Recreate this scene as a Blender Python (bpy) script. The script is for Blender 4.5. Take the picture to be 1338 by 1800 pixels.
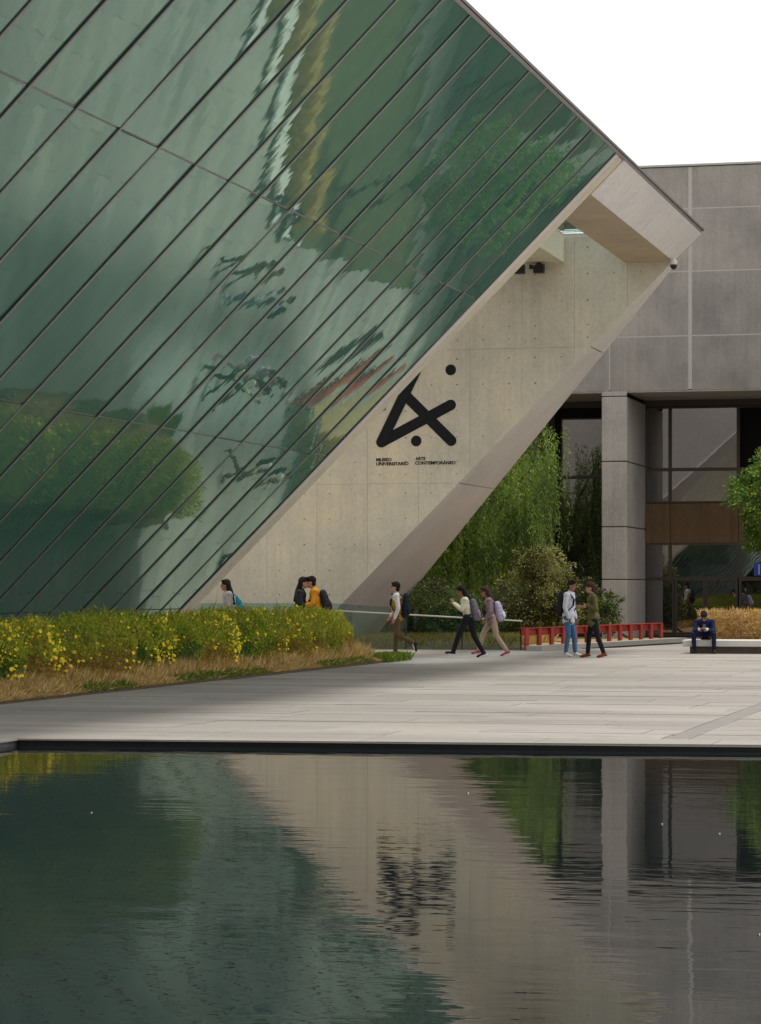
import bpy, bmesh, math, random
import numpy as np
from mathutils import Vector, Matrix
random.seed(7)
RNG = np.random.default_rng(7)
R = math.radians
for o in list(bpy.data.objects):
    bpy.data.objects.remove(o)
scene = bpy.context.scene
COL = scene.collection

# ------------------------------------------------------------------ camera
# The site grid: +X to the right along the far facade, +Y away from the camera along the museum.
YAW = math.atan(0.2544)
cam_d = bpy.data.cameras.new('camera')
cam = bpy.data.objects.new('camera', cam_d)
COL.objects.link(cam)
cam.location = (0, 0, 1.6)
cam.rotation_euler = (R(90), 0, YAW)
cam_d.lens = 96
cam_d.sensor_width = 36
cam_d.sensor_fit = 'AUTO'
cam_d.shift_y = 130 / 1800
cam_d.clip_end = 2000
scene.camera = cam

# ------------------------------------------------------------------ sky and sun
SUN = Vector((0.16, 0.10, 1.0)).normalized()          # direction towards the sun
sun_el = math.asin(SUN.z)
sun_az = math.atan2(SUN.x, SUN.y)
world = bpy.data.worlds.new('World')
scene.world = world
world.use_nodes = True
wn, wl = world.node_tree.nodes, world.node_tree.links
wn.clear()
w_out = wn.new('ShaderNodeOutputWorld')
w_bg = wn.new('ShaderNodeBackground')
w_bg.inputs['Strength'].default_value = 0.1
w_sky = wn.new('ShaderNodeTexSky')
w_sky.sky_type = 'NISHITA'
w_sky.sun_disc = False
w_sky.sun_elevation = sun_el
w_sky.sun_rotation = sun_az
w_sky.dust_density = 4.0
w_hsv = wn.new('ShaderNodeHueSaturation')
w_hsv.inputs['Saturation'].default_value = 0.12
w_mix = wn.new('ShaderNodeMix')
w_mix.data_type = 'RGBA'
w_mix.inputs['Factor'].default_value = 0.9
w_mix.inputs['B'].default_value = (7.3, 7.17, 7.05, 1)   # bright veil of overcast
wl.new(w_sky.outputs['Color'], w_hsv.inputs['Color'])
wl.new(w_hsv.outputs['Color'], w_mix.inputs['A'])
w_tc = wn.new('ShaderNodeTexCoord')
w_no = wn.new('ShaderNodeTexNoise'); w_no.inputs['Scale'].default_value = 4.0; w_no.inputs['Detail'].default_value = 5
w_cr = wn.new('ShaderNodeValToRGB')
w_cr.color_ramp.elements[0].position = 0.3; w_cr.color_ramp.elements[0].color = (0.93, 0.93, 0.945, 1)
w_cr.color_ramp.elements[1].position = 0.7; w_cr.color_ramp.elements[1].color = (1.03, 1.03, 1.03, 1)
w_mu = wn.new('ShaderNodeMix'); w_mu.data_type = 'RGBA'; w_mu.blend_type = 'MULTIPLY'; w_mu.inputs['Factor'].default_value = 1.0
wl.new(w_tc.outputs['Generated'], w_no.inputs['Vector'])
wl.new(w_no.outputs['Fac'], w_cr.inputs['Fac'])
wl.new(w_mix.outputs['Result'], w_mu.inputs['A'])
wl.new(w_cr.outputs['Color'], w_mu.inputs['B'])
wl.new(w_mu.outputs['Result'], w_bg.inputs['Color'])
wl.new(w_bg.outputs['Background'], w_out.inputs['Surface'])
sun_d = bpy.data.lights.new('sun', 'SUN')
sun_d.energy = 1.5
sun_d.angle = R(9)
sun_d.color = (1.0, 0.95, 0.87)
sun_o = bpy.data.objects.new('sun', sun_d)
COL.objects.link(sun_o)
sun_o.rotation_euler = SUN.to_track_quat('Z', 'Y').to_euler()
sun_o.location = (0, 30, 40)
scene.view_settings.view_transform = 'Standard'
scene.view_settings.look = 'None'
scene.view_settings.gamma = 1.0
scene.view_settings.use_curve_mapping = False
scene.view_settings.exposure = 0.78
scene.cycles.max_bounces = 8
scene.cycles.diffuse_bounces = 4
scene.cycles.glossy_bounces = 5
scene.cycles.transparent_max_bounces = 12
scene.cycles.caustics_reflective = False
scene.cycles.caustics_refractive = False
scene.cycles.sample_clamp_indirect = 6.0

# ------------------------------------------------------------------ helpers
def tag(o, label=None, cat=None, group=None, kind=None):
    if label: o['label'] = label
    if cat: o['category'] = cat
    if group: o['group'] = group
    if kind: o['kind'] = kind
    return o
def empty(name, loc=(0, 0, 0), rz=0.0):
    o = bpy.data.objects.new(name, None)
    COL.objects.link(o)
    o.location = loc
    o.rotation_euler = (0, 0, rz)
    o.empty_display_size = 0.2
    return o
class MB:
    """collects faces; build() links them as ONE mesh object"""
    def __init__(s):
        s.v, s.f, s.m = [], [], []
    def add(s, vs, fs, mi=0):
        b = len(s.v)
        s.v += [tuple(p) for p in vs]
        s.f += [tuple(i + b for i in f) for f in fs]
        s.m += [mi] * len(fs)
        return s
    def box(s, x0, x1, y0, y1, z0, z1, mi=0):
        return s.add([(x0, y0, z0), (x1, y0, z0), (x1, y1, z0), (x0, y1, z0), (x0, y0, z1), (x1, y0, z1), (x1, y1, z1), (x0, y1, z1)],
                     [(3, 2, 1, 0), (4, 5, 6, 7), (0, 1, 5, 4), (1, 2, 6, 5), (2, 3, 7, 6), (3, 0, 4, 7)], mi)
    def prism(s, poly, off, mi=0):
        """poly: 3-D polygon, off: extrusion vector"""
        n = len(poly)
        off = Vector(off)
        a = [Vector(p) for p in poly]
        b = [p + off for p in a]
        fs = [tuple(range(n)), tuple(range(2 * n - 1, n - 1, -1))]
        for i in range(n):
            j = (i + 1) % n
            fs.append((i, i + n, j + n, j))
        return s.add(a + b, fs, mi)
    def bar(s, p, q, w, h, up=(0, 0, 1), mi=0):
        p, q = Vector(p), Vector(q)
        d = (q - p).normalized()
        sx = d.cross(Vector(up)).normalized()
        uz = sx.cross(d).normalized()
        vs = []
        for c in (p, q):
            for a, b in ((-1, -1), (1, -1), (1, 1), (-1, 1)):
                vs.append(c + sx * (a * w / 2) + uz * (b * h / 2))
        return s.add(vs, [(3, 2, 1, 0), (4, 5, 6, 7), (0, 1, 5, 4), (1, 2, 6, 5), (2, 3, 7, 6), (3, 0, 4, 7)], mi)
    def tube(s, pts, rad, n=8, mi=0, cap=True):
        pts = [Vector(p) for p in pts]
        rad = rad if isinstance(rad, (list, tuple)) else [rad] * len(pts)
        vs, fs = [], []
        ref = Vector((0.31, 0.17, 0.93))
        for i, p in enumerate(pts):
            d = (pts[min(i + 1, len(pts) - 1)] - pts[max(i - 1, 0)]).normalized()
            a = d.cross(ref)
            if a.length < 1e-3: a = d.cross(Vector((1, 0, 0)))
            a.normalize(); b = d.cross(a)
            for k in range(n):
                t = 2 * math.pi * k / n
                vs.append(p + (a * math.cos(t) + b * math.sin(t)) * rad[i])
        for i in range(len(pts) - 1):
            for k in range(n):
                k2 = (k + 1) % n
                fs.append((i * n + k, i * n + k2, (i + 1) * n + k2, (i + 1) * n + k))
        if cap:
            fs.append(tuple(range(n - 1, -1, -1)))
            fs.append(tuple(range((len(pts) - 1) * n, len(pts) * n)))
        return s.add(vs, fs, mi)
    def ell(s, c, r, rot=None, nu=14, nv=9, mi=0):
        c = Vector(c); vs = []; fs = []
        M = rot if rot is not None else Matrix.Identity(3)
        vs.append(c + M @ Vector((0, 0, r[2])))
        for j in range(1, nv):
            ph = math.pi * j / nv
            for i in range(nu):
                th = 2 * math.pi * i / nu
                vs.append(c + M @ Vector((r[0] * math.sin(ph) * math.cos(th), r[1] * math.sin(ph) * math.sin(th), r[2] * math.cos(ph))))
        vs.append(c + M @ Vector((0, 0, -r[2])))
        for i in range(nu):
            fs.append((0, 1 + i, 1 + (i + 1) % nu))
        for j in range(nv - 2):
            for i in range(nu):
                a = 1 + j * nu + i; b = 1 + j * nu + (i + 1) % nu
                fs.append((a, a + nu, b + nu, b))
        L = len(vs) - 1; o = 1 + (nv - 2) * nu
        for i in range(nu):
            fs.append((L, o + (i + 1) % nu, o + i))
        return s.add(vs, fs, mi)
    def capsule(s, p, q, r1, r2, n=10, mi=0):
        p, q = Vector(p), Vector(q)
        d = q - p
        L = max(d.length, 1e-4); d = d / L
        pts, rad = [], []
        for a in (85, 60, 30): pts.append(p - d * r1 * math.sin(R(a))); rad.append(r1 * math.cos(R(a)))
        pts.append(p); rad.append(r1); pts.append(q); rad.append(r2)
        for a in (30, 60, 85): pts.append(q + d * r2 * math.sin(R(a))); rad.append(r2 * math.cos(R(a)))
        return s.tube(pts, rad, n, mi)
    def mesh(s, name, mats):
        me = bpy.data.meshes.new(name)
        me.from_pydata(s.v, [], s.f)
        mats = mats if isinstance(mats, (list, tuple)) else [mats]
        for m in mats: me.materials.append(m)
        if len(mats) > 1: me.polygons.foreach_set('material_index', s.m)
        me.update()
        return me
    def build(s, name, mats, parent=None, smooth=False, bevel=0.0, recalc=True):
        me = s.mesh(name, mats)
        if bevel:
            bm = bmesh.new(); bm.from_mesh(me)
            bmesh.ops.recalc_face_normals(bm, faces=bm.faces)
            bmesh.ops.bevel(bm, geom=list(bm.edges), offset=bevel, segments=1, affect='EDGES', clamp_overlap=True)
            bm.to_mesh(me); bm.free()
        elif recalc:
            bm = bmesh.new(); bm.from_mesh(me)
            bmesh.ops.recalc_face_normals(bm, faces=bm.faces)
            bm.to_mesh(me); bm.free()
        if smooth: me.polygons.foreach_set('use_smooth', [True] * len(me.polygons))
        o = bpy.data.objects.new(name, me)
        COL.objects.link(o)
        if parent: o.parent = parent
        return o
    def remesh(s, name, mat, parent=None, voxel=0.016, smooth_it=3):
        me = s.mesh(name, mat)
        t = bpy.data.objects.new('tmp', me); COL.objects.link(t)
        m = t.modifiers.new('r', 'REMESH'); m.mode = 'VOXEL'; m.voxel_size = voxel
        if smooth_it:
            k = t.modifiers.new('s', 'SMOOTH'); k.iterations = smooth_it; k.factor = 0.5
        dg = bpy.context.evaluated_depsgraph_get()
        me2 = bpy.data.meshes.new_from_object(t.evaluated_get(dg))
        bpy.data.objects.remove(t)
        me2.materials.clear(); me2.materials.append(mat)
        me2.polygons.foreach_set('use_smooth', [True] * len(me2.polygons))
        me2.name = name
        o = bpy.data.objects.new(name, me2)
        COL.objects.link(o)
        if parent: o.parent = parent
        return o
def np_mesh(name, V, F, mats, mi=None, parent=None):
    """V (n,3), F (m,3 or 4) arrays"""
    me = bpy.data.meshes.new(name)
    k = F.shape[1]
    me.vertices.add(len(V)); me.vertices.foreach_set('co', np.ascontiguousarray(V, dtype=np.float32).ravel())
    me.loops.add(F.size); me.loops.foreach_set('vertex_index', np.ascontiguousarray(F, dtype=np.int32).ravel())
    me.polygons.add(len(F))
    me.polygons.foreach_set('loop_start', np.arange(0, F.size, k, dtype=np.int32))
    me.polygons.foreach_set('loop_total', np.full(len(F), k, dtype=np.int32))
    for m in (mats if isinstance(mats, (list, tuple)) else [mats]): me.materials.append(m)
    if mi is not None: me.polygons.foreach_set('material_index', np.ascontiguousarray(mi, dtype=np.int32))
    me.update(calc_edges=True)
    o = bpy.data.objects.new(name, me)
    COL.objects.link(o)
    if parent: o.parent = parent
    return o
def leaves(pos, direc, length, width, jitter=0.6, rng=RNG):
    """one folded-free quad (diamond) leaf per position; direc (n,3) main axis"""
    n = len(pos)
    d = direc + rng.normal(0, jitter, (n, 3))
    d /= np.linalg.norm(d, axis=1, keepdims=True) + 1e-9
    r = rng.normal(0, 1, (n, 3))
    s = np.cross(d, r); s /= np.linalg.norm(s, axis=1, keepdims=True) + 1e-9
    L = (length * rng.uniform(0.6, 1.3, n))[:, None]; W = (width * rng.uniform(0.6, 1.3, n))[:, None]
    V = np.stack([pos, pos + d * L * .45 + s * W * .5, pos + d * L, pos + d * L * .45 - s * W * .5], 1).reshape(-1, 3)
    F = np.arange(4 * n).reshape(n, 4)
    return V, F
def vnoise(P, sc, seed=0):
    """cheap smooth value noise on (n,3) points"""
    q = P * sc + seed * 17.3
    i = np.floor(q).astype(np.int64); fr = q - i; fr = fr * fr * (3 - 2 * fr)
    def h(a):
        x = (a[:, 0] * 73856093) ^ (a[:, 1] * 19349663) ^ (a[:, 2] * 83492791)
        x = (x ^ (x >> 13)) * 1274126177
        return ((x ^ (x >> 16)) & 0xffff) / 65535.0
    out = 0
    for dx in (0, 1):
        for dy in (0, 1):
            for dz in (0, 1):
                w = (fr[:, 0] if dx else 1 - fr[:, 0]) * (fr[:, 1] if dy else 1 - fr[:, 1]) * (fr[:, 2] if dz else 1 - fr[:, 2])
                out = out + w * h(i + np.array([dx, dy, dz]))
    return out

# ------------------------------------------------------------------ materials
MATS = {}
def new_mat(name):
    m = bpy.data.materials.new(name); m.use_nodes = True
    m.node_tree.nodes.clear()
    MATS[name] = m
    return m, m.node_tree.nodes, m.node_tree.links
def out(n, l, sh):
    o = n.new('ShaderNodeOutputMaterial'); l.new(sh, o.inputs['Surface'])
def coords(n, l, scale=(1, 1, 1), rot=(0, 0, 0)):
    g = n.new('ShaderNodeNewGeometry')
    mp = n.new('ShaderNodeMapping'); mp.inputs['Scale'].default_value = scale; mp.inputs['Rotation'].default_value = rot
    l.new(g.outputs['Position'], mp.inputs['Vector'])
    return mp.outputs['Vector']
def noise(n, l, vec, scale, detail=4, rough=0.6):
    t = n.new('ShaderNodeTexNoise'); t.inputs['Scale'].default_value = scale
    t.inputs['Detail'].default_value = detail; t.inputs['Roughness'].default_value = rough
    l.new(vec, t.inputs['Vector'])
    return t.outputs['Fac']
def ramp(n, l, fac, stops):
    r = n.new('ShaderNodeValToRGB'); l.new(fac, r.inputs['Fac'])
    e = r.color_ramp.elements
    while len(e) < len(stops): e.new(0.5)
    for k, (p, c) in enumerate(stops):
        e[k].position = p; e[k].color = (*c, 1) if len(c) == 3 else c
    return r.outputs['Color']
def mixc(n, l, a, b, fac, mode='MIX'):
    m = n.new('ShaderNodeMix'); m.data_type = 'RGBA'; m.blend_type = mode
    for k, v in (('A', a), ('B', b), ('Factor', fac)):
        if hasattr(v, 'default_value'): l.new(v, m.inputs[k])
        elif k == 'Factor': m.inputs[k].default_value = v
        else: m.inputs[k].default_value = (*v, 1)
    return m.outputs['Result']
def bump(n, l, h, strength, dist, normal=None):
    b = n.new('ShaderNodeBump'); b.inputs['Strength'].default_value = strength; b.inputs['Distance'].default_value = dist
    l.new(h, b.inputs['Height'])
    if normal is not None: l.new(normal, b.inputs['Normal'])
    return b.outputs['Normal']
def principled(n, l, col, rough=0.6, spec=0.5, metal=0.0, normal=None, ior=None):
    p = n.new('ShaderNodeBsdfPrincipled')
    if hasattr(col, 'default_value'): l.new(col, p.inputs['Base Color'])
    else: p.inputs['Base Color'].default_value = (*col, 1)
    if hasattr(rough, 'default_value'): l.new(rough, p.inputs['Roughness'])
    else: p.inputs['Roughness'].default_value = rough
    p.inputs['Specular IOR Level'].default_value = spec
    p.inputs['Metallic'].default_value = metal
    if ior: p.inputs['IOR'].default_value = ior
    if normal is not None: l.new(normal, p.inputs['Normal'])
    return p.outputs['BSDF']
def objrand(n):
    return n.new('ShaderNodeObjectInfo').outputs['Random']
def plain(name, col, rough=0.6, spec=0.4, metal=0.0, var=0.15, nscale=9.0):
    m, n, l = new_mat(name)
    v = coords(n, l)
    f = noise(n, l, v, nscale, 3)
    c = mixc(n, l, tuple(x * (1 - var) for x in col), tuple(min(1, x * (1 + var)) for x in col), f)
    out(n, l, principled(n, l, c, rough, spec, metal))
    return m
def concrete(name, col, streak=0.5, var=0.25, warm=(1.05, 1.0, 0.9), rscale=1.0, per_panel=0.12, rib=None):
    """cast concrete: cloudy tone, vertical runs, pores; tone differs a little per panel"""
    m, n, l = new_mat(name)
    v = coords(n, l)
    vs = coords(n, l, (2.2, 2.2, 0.16))
    cloud = noise(n, l, v, 0.55 * rscale, 6, 0.62)
    fine = noise(n, l, v, 14, 4, 0.7)
    runs = noise(n, l, vs, 2.4, 5, 0.7)
    dark = tuple(c * (1 - var * 1.3) for c in col)
    lite = tuple(min(1, c * (1 + var) * w) for c, w in zip(col, warm))
    c = ramp(n, l, cloud, [(0.28, dark), (0.5, col), (0.74, lite)])
    r = ramp(n, l, runs, [(0.3, (1 - 0.45 * streak,) * 3), (0.55, (1, 1, 1)), (0.8, (1 + 0.18 * streak,) * 3)])
    c = mixc(n, l, c, r, 1.0, 'MULTIPLY')
    fr = ramp(n, l, fine, [(0.25, (0.86, 0.86, 0.86)), (0.6, (1.04, 1.04, 1.04))])
    c = mixc(n, l, c, fr, 1.0, 'MULTIPLY')
    pr = ramp(n, l, objrand(n), [(0, (1 - per_panel, 1 - per_panel, 1 - per_panel * .9)), (1, (1 + per_panel, 1 + per_panel * .95, 1 + per_panel * .8))])
    c = mixc(n, l, c, pr, 1.0, 'MULTIPLY')
    nm = bump(n, l, fine, 0.35, 0.006)
    if rib:
        wv = n.new('ShaderNodeTexNoise'); wv.inputs['Scale'].default_value = 1.0; wv.inputs['Detail'].default_value = 2
        l.new(coords(n, l, (rib, rib, 6.0)), wv.inputs['Vector'])
        nm = bump(n, l, wv.outputs['Fac'], 0.8, 0.02, nm)
        rc = ramp(n, l, wv.outputs['Fac'], [(0.3, (0.94, 0.94, 0.94)), (0.7, (1.04, 1.04, 1.04))])
        c = mixc(n, l, c, rc, 1.0, 'MULTIPLY')
    out(n, l, principled(n, l, c, 0.85, 0.25, 0, nm))
    return m
concrete('wall_concrete', (0.67, 0.625, 0.52), streak=0.2, var=0.13, per_panel=0.035)
concrete('edge_concrete', (0.74, 0.695, 0.665), streak=0.06, var=0.09, warm=(1.02, 1, 0.98), per_panel=0.03)
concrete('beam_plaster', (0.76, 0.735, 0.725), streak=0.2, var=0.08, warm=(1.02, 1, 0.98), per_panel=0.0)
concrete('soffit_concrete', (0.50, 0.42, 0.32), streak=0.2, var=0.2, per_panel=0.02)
concrete('cream_concrete', (0.66, 0.62, 0.47), streak=0.2, var=0.08, per_panel=0.02)
concrete('facade_concrete', (0.29, 0.273, 0.255), streak=0.28, var=0.22, warm=(1.02, 1.0, 0.97), per_panel=0.10, rib=34)
concrete('column_concrete', (0.42, 0.39, 0.365), streak=0.3, var=0.14, warm=(1.02, 1, 0.98), per_panel=0.05, rib=34)
concrete('spandrel_brown', (0.135, 0.088, 0.048), streak=0.5, var=0.15, per_panel=0.04, rib=30)
plain('mortar', (0.42, 0.40, 0.38), 0.9, 0.2)
plain('dark_void', (0.012, 0.011, 0.012), 0.9, 0.1)
plain('tie_hole', (0.17, 0.15, 0.115), 0.9, 0.1)
plain('aluminium', (0.36, 0.345, 0.345), 0.45, 0.5, 0.3)
plain('gasket', (0.018, 0.02, 0.026), 0.55, 0.3)
plain('flashing', (0.09, 0.085, 0.08), 0.5, 0.4)
plain('logo_black', (0.009, 0.010, 0.013), 0.7, 0.25)
plain('red_steel', (0.33, 0.04, 0.03), 0.5, 0.4, 0, 0.3, 3)
plain('bench_top', (0.62, 0.60, 0.56), 0.8, 0.3, 0, 0.12, 4)
plain('kerb_stone', (0.33, 0.31, 0.285), 0.85, 0.2, 0, 0.2, 4)
plain('bench_base', (0.12, 0.105, 0.085), 0.85, 0.2, 0, 0.3, 5)
plain('window_frame', (0.055, 0.040, 0.032), 0.5, 0.4)
plain('handrail_steel', (0.50, 0.48, 0.44), 0.45, 0.5, 0.3)
plain('white_plastic', (0.72, 0.72, 0.72), 0.4, 0.5)
plain('black_plastic', (0.015, 0.015, 0.017), 0.4, 0.4)
plain('soil', (0.10, 0.075, 0.05), 0.95, 0.1, 0, 0.4, 3)
plain('dry_soil', (0.36, 0.26, 0.14), 0.95, 0.1, 0, 0.4, 3)
plain('lawn_ground', (0.085, 0.085, 0.045), 0.95, 0.1, 0, 0.5, 1.2)
plain('earth', (0.16, 0.14, 0.11), 0.95, 0.1, 0, 0.3, 0.3)
plain('bark', (0.085, 0.06, 0.042), 0.9, 0.1, 0, 0.4, 12)
plain('blue_sign', (0.02, 0.06, 0.36), 0.5, 0.4)
plain('pool_black', (0.012, 0.013, 0.017), 0.35, 0.5, 0, 0.5, 6)
plain('pool_grey', (0.11, 0.11, 0.12), 0.5, 0.4, 0, 0.5, 6)
plain('petal', (0.5, 0.5, 0.46), 0.7, 0.3)
plain('flower_yellow', (0.80, 0.60, 0.015), 0.6, 0.3)
plain('dark_rib', (0.055, 0.045, 0.038), 0.8, 0.2, 0, 0.3, 6)
def leaf_mat(name, a, b, transl=0.35, sc=2.5):
    m, n, l = new_mat(name)
    c = mixc(n, l, a, b, ramp(n, l, noise(n, l, coords(n, l), sc, 3), [(0.35, (0, 0, 0)), (0.65, (1, 1, 1))]))
    d = principled(n, l, c, 0.6, 0.25)
    t = n.new('ShaderNodeBsdfTranslucent'); l.new(c, t.inputs['Color'])
    mx = n.new('ShaderNodeMixShader'); mx.inputs[0].default_value = transl
    l.new(d, mx.inputs[1]); l.new(t.outputs[0], mx.inputs[2])
    out(n, l, mx.outputs[0])
    return m
leaf_mat('hedge_green', (0.218, 0.32, 0.029), (0.349, 0.408, 0.037))
leaf_mat('hedge_deep', (0.072, 0.169, 0.026), (0.13, 0.234, 0.033))
leaf_mat('hedge_brown', (0.384, 0.24, 0.06), (0.432, 0.312, 0.066))
leaf_mat('hedge_lime', (0.448, 0.504, 0.041), (0.56, 0.573, 0.056))
leaf_mat('pepper_green', (0.18, 0.276, 0.054), (0.264, 0.372, 0.078))
leaf_mat('pepper_dark', (0.081, 0.144, 0.035), (0.119, 0.188, 0.044))
leaf_mat('shrub_olive', (0.25, 0.25, 0.095), (0.42, 0.40, 0.20))
leaf_mat('shrub_dark', (0.045, 0.055, 0.02), (0.08, 0.08, 0.035))
leaf_mat('tree_bright', (0.112, 0.224, 0.033), (0.168, 0.299, 0.052))
leaf_mat('tree_mid', (0.06, 0.13, 0.022), (0.10, 0.19, 0.035))
leaf_mat('straw', (0.64, 0.443, 0.197), (0.813, 0.616, 0.296), 0.3, 5)
leaf_mat('straw_gold', (0.546, 0.357, 0.084), (0.672, 0.483, 0.137), 0.3, 5)
leaf_mat('straw_brown', (0.432, 0.274, 0.115), (0.576, 0.389, 0.158), 0.3, 5)
leaf_mat('grass_green', (0.10, 0.19, 0.02), (0.20, 0.28, 0.035), 0.35, 5)

def mat_glass_facade():
    """dark green solar-control glass: opaque from outside, strong mirror at grazing angles, rolled-glass ripple"""
    m, n, l = new_mat('green_glass')
    v = coords(n, l)
    w1 = noise(n, l, coords(n, l, (0.55, 1.0, 0.55)), 0.9, 2, 0.5)
    w2 = noise(n, l, coords(n, l, (1, 3.2, 1)), 1.4, 2, 0.5)
    nm = bump(n, l, w1, 1.0, 0.0045)
    nm = bump(n, l, w2, 1.0, 0.0007, nm)
    dirt = noise(n, l, coords(n, l, (1.2, 2.6, 0.5)), 1.1, 5, 0.65)
    body = ramp(n, l, dirt, [(0.25, (0.105, 0.240, 0.198)), (0.55, (0.122, 0.265, 0.216)), (0.8, (0.14, 0.285, 0.23))])
    pr = ramp(n, l, objrand(n), [(0, (0.86, 0.92, 0.95)), (1, (1.14, 1.07, 1.0))])
    body = mixc(n, l, body, pr, 1.0, 'MULTIPLY')
    d = n.new('ShaderNodeBsdfDiffuse'); l.new(body, d.inputs['Color'])
    g = n.new('ShaderNodeBsdfGlossy'); g.inputs['Color'].default_value = (0.74, 0.96, 0.86, 1); g.inputs['Roughness'].default_value = 0.012
    l.new(nm, g.inputs['Normal'])
    fr = n.new('ShaderNodeFresnel'); fr.inputs['IOR'].default_value = 1.5
    mx = n.new('ShaderNodeMixShader')
    ad = n.new('ShaderNodeMath'); ad.operation = 'ADD'; ad.use_clamp = True; ad.inputs[1].default_value = 0.17   # metallic coating
    l.new(fr.outputs[0], ad.inputs[0]); l.new(ad.outputs[0], mx.inputs[0]); l.new(d.outputs[0], mx.inputs[1]); l.new(g.outputs[0], mx.inputs[2])
    out(n, l, mx.outputs[0])
mat_glass_facade()
def mat_clear_glass(name, tint, ior=1.5):
    m, n, l = new_mat(name)
    t = n.new('ShaderNodeBsdfTransparent'); t.inputs['Color'].default_value = (*tint, 1)
    g = n.new('ShaderNodeBsdfGlossy'); g.inputs['Roughness'].default_value = 0.02; g.inputs['Color'].default_value = (0.9, 0.97, 0.95, 1)
    fr = n.new('ShaderNodeFresnel'); fr.inputs['IOR'].default_value = ior
    mx = n.new('ShaderNodeMixShader')
    l.new(fr.outputs[0], mx.inputs[0]); l.new(t.outputs[0], mx.inputs[1]); l.new(g.outputs[0], mx.inputs[2])
    out(n, l, mx.outputs[0])
mat_clear_glass('railing_glass', (0.68, 0.81, 0.79), 1.6)
mat_clear_glass('skylight_glass', (0.80, 0.90, 0.925), 1.12)
mat_clear_glass('skylight_neutral', (0.85, 0.85, 0.82), 1.2)  # no dust: neutral tint sets how much daylight reaches the porch wall
def mat_window():
    m, n, l = new_mat('window_glass')
    nm = bump(n, l, noise(n, l, coords(n, l), 0.8, 2), 1.0, 0.0015)
    d = n.new('ShaderNodeBsdfDiffuse'); d.inputs['Color'].default_value = (0.010, 0.010, 0.011, 1)
    g = n.new('ShaderNodeBsdfGlossy'); g.inputs['Roughness'].default_value = 0.01; g.inputs['Color'].default_value = (0.92, 0.91, 0.91, 1)
    l.new(nm, g.inputs['Normal'])
    fr = n.new('ShaderNodeFresnel'); fr.inputs['IOR'].default_value = 3.0
    mx = n.new('ShaderNodeMixShader')
    l.new(fr.outputs[0], mx.inputs[0]); l.new(d.outputs[0], mx.inputs[1]); l.new(g.outputs[0], mx.inputs[2])
    out(n, l, mx.outputs[0])
mat_window()
def mat_water():
    m, n, l = new_mat('water')
    a = noise(n, l, coords(n, l, (0.75, 1.5, 1), (0, 0, R(8))), 1.5, 3, 0.55)
    b = noise(n, l, coords(n, l, (1.5, 5.0, 1), (0, 0, R(-5))), 1.6, 2, 0.5)
    c = noise(n, l, coords(n, l, (0.3, 0.42, 1)), 1.0, 2, 0.5)
    msk = ramp(n, l, noise(n, l, coords(n, l, (0.16, 0.3, 1)), 1.0, 2), [(0.36, (0.22,) * 3), (0.5, (0.7,) * 3), (0.66, (1.25,) * 3)])
    am = n.new('ShaderNodeMath'); am.operation = 'MULTIPLY'; l.new(a, am.inputs[0]); l.new(msk, am.inputs[1])
    nm = bump(n, l, am.outputs[0], 1.0, 0.0040)
    nm = bump(n, l, b, 1.0, 0.0006, nm)
    nm = bump(n, l, c, 1.0, 0.004, nm)
    d = n.new('ShaderNodeBsdfDiffuse'); d.inputs['Color'].default_value = (0.010, 0.015, 0.016, 1)
    g = n.new('ShaderNodeBsdfGlossy'); g.inputs['Roughness'].default_value = 0.004; g.inputs['Color'].default_value = (0.96, 0.94, 0.93, 1)
    l.new(nm, g.inputs['Normal'])
    fr = n.new('ShaderNodeFresnel'); fr.inputs['IOR'].default_value = 1.38
    mx = n.new('ShaderNodeMixShader')
    l.new(fr.outputs[0], mx.inputs[0]); l.new(d.outputs[0], mx.inputs[1]); l.new(g.outputs[0], mx.inputs[2])
    out(n, l, mx.outputs[0])
mat_water()
def mat_paving(name, plank):
    m, n, l = new_mat(name)
    v = coords(n, l)
    big = noise(n, l, coords(n, l, (0.10, 0.35, 1)), 1.3, 5, 0.62)
    fine = noise(n, l, coords(n, l, (1, 2.6, 1)), 7, 5, 0.7)
    c = ramp(n, l, big, [(0.25, (0.27, 0.252, 0.235)), (0.5, (0.335, 0.313, 0.288)), (0.75, (0.40, 0.374, 0.34))])
    c = mixc(n, l, c, ramp(n, l, fine, [(0.25, (0.84,) * 3), (0.7, (1.08,) * 3)]), 1.0, 'MULTIPLY')
    stain = noise(n, l, coords(n, l, (0.5, 1.6, 1)), 1.1, 6, 0.75)
    c = mixc(n, l, c, ramp(n, l, stain, [(0.28, (0.62, 0.61, 0.60)), (0.44, (1, 1, 1))]), 1.0, 'MULTIPLY')
    if plank:
        br = n.new('ShaderNodeTexBrick')
        l.new(v, br.inputs['Vector'])
        br.inputs['Scale'].default_value = 1.0
        br.inputs['Brick Width'].default_value = 2.4; br.inputs['Row Height'].default_value = 0.9
        br.inputs['Mortar Size'].default_value = 0.012; br.inputs['Mortar Smooth'].default_value = 0.2
        br.inputs['Color1'].default_value = (0.86, 0.86, 0.86, 1); br.inputs['Color2'].default_value = (1.1, 1.09, 1.07, 1)
        br.inputs['Mortar'].default_value = (0.55, 0.53, 0.5, 1)
        c = mixc(n, l, c, br.outputs['Color'], 1.0, 'MULTIPLY')
    else:
        c = mixc(n, l, c, ramp(n, l, objrand(n), [(0, (0.92, 0.92, 0.925)), (1, (1.07, 1.065, 1.05))]), 1.0, 'MULTIPLY')
    nm = bump(n, l, fine, 0.4, 0.004)
    rg = ramp(n, l, big, [(0.3, (0.8,) * 3), (0.7, (0.95,) * 3)])
    out(n, l, principled(n, l, c, rg, 0.12, 0, nm))
mat_paving('paving', True)
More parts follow.
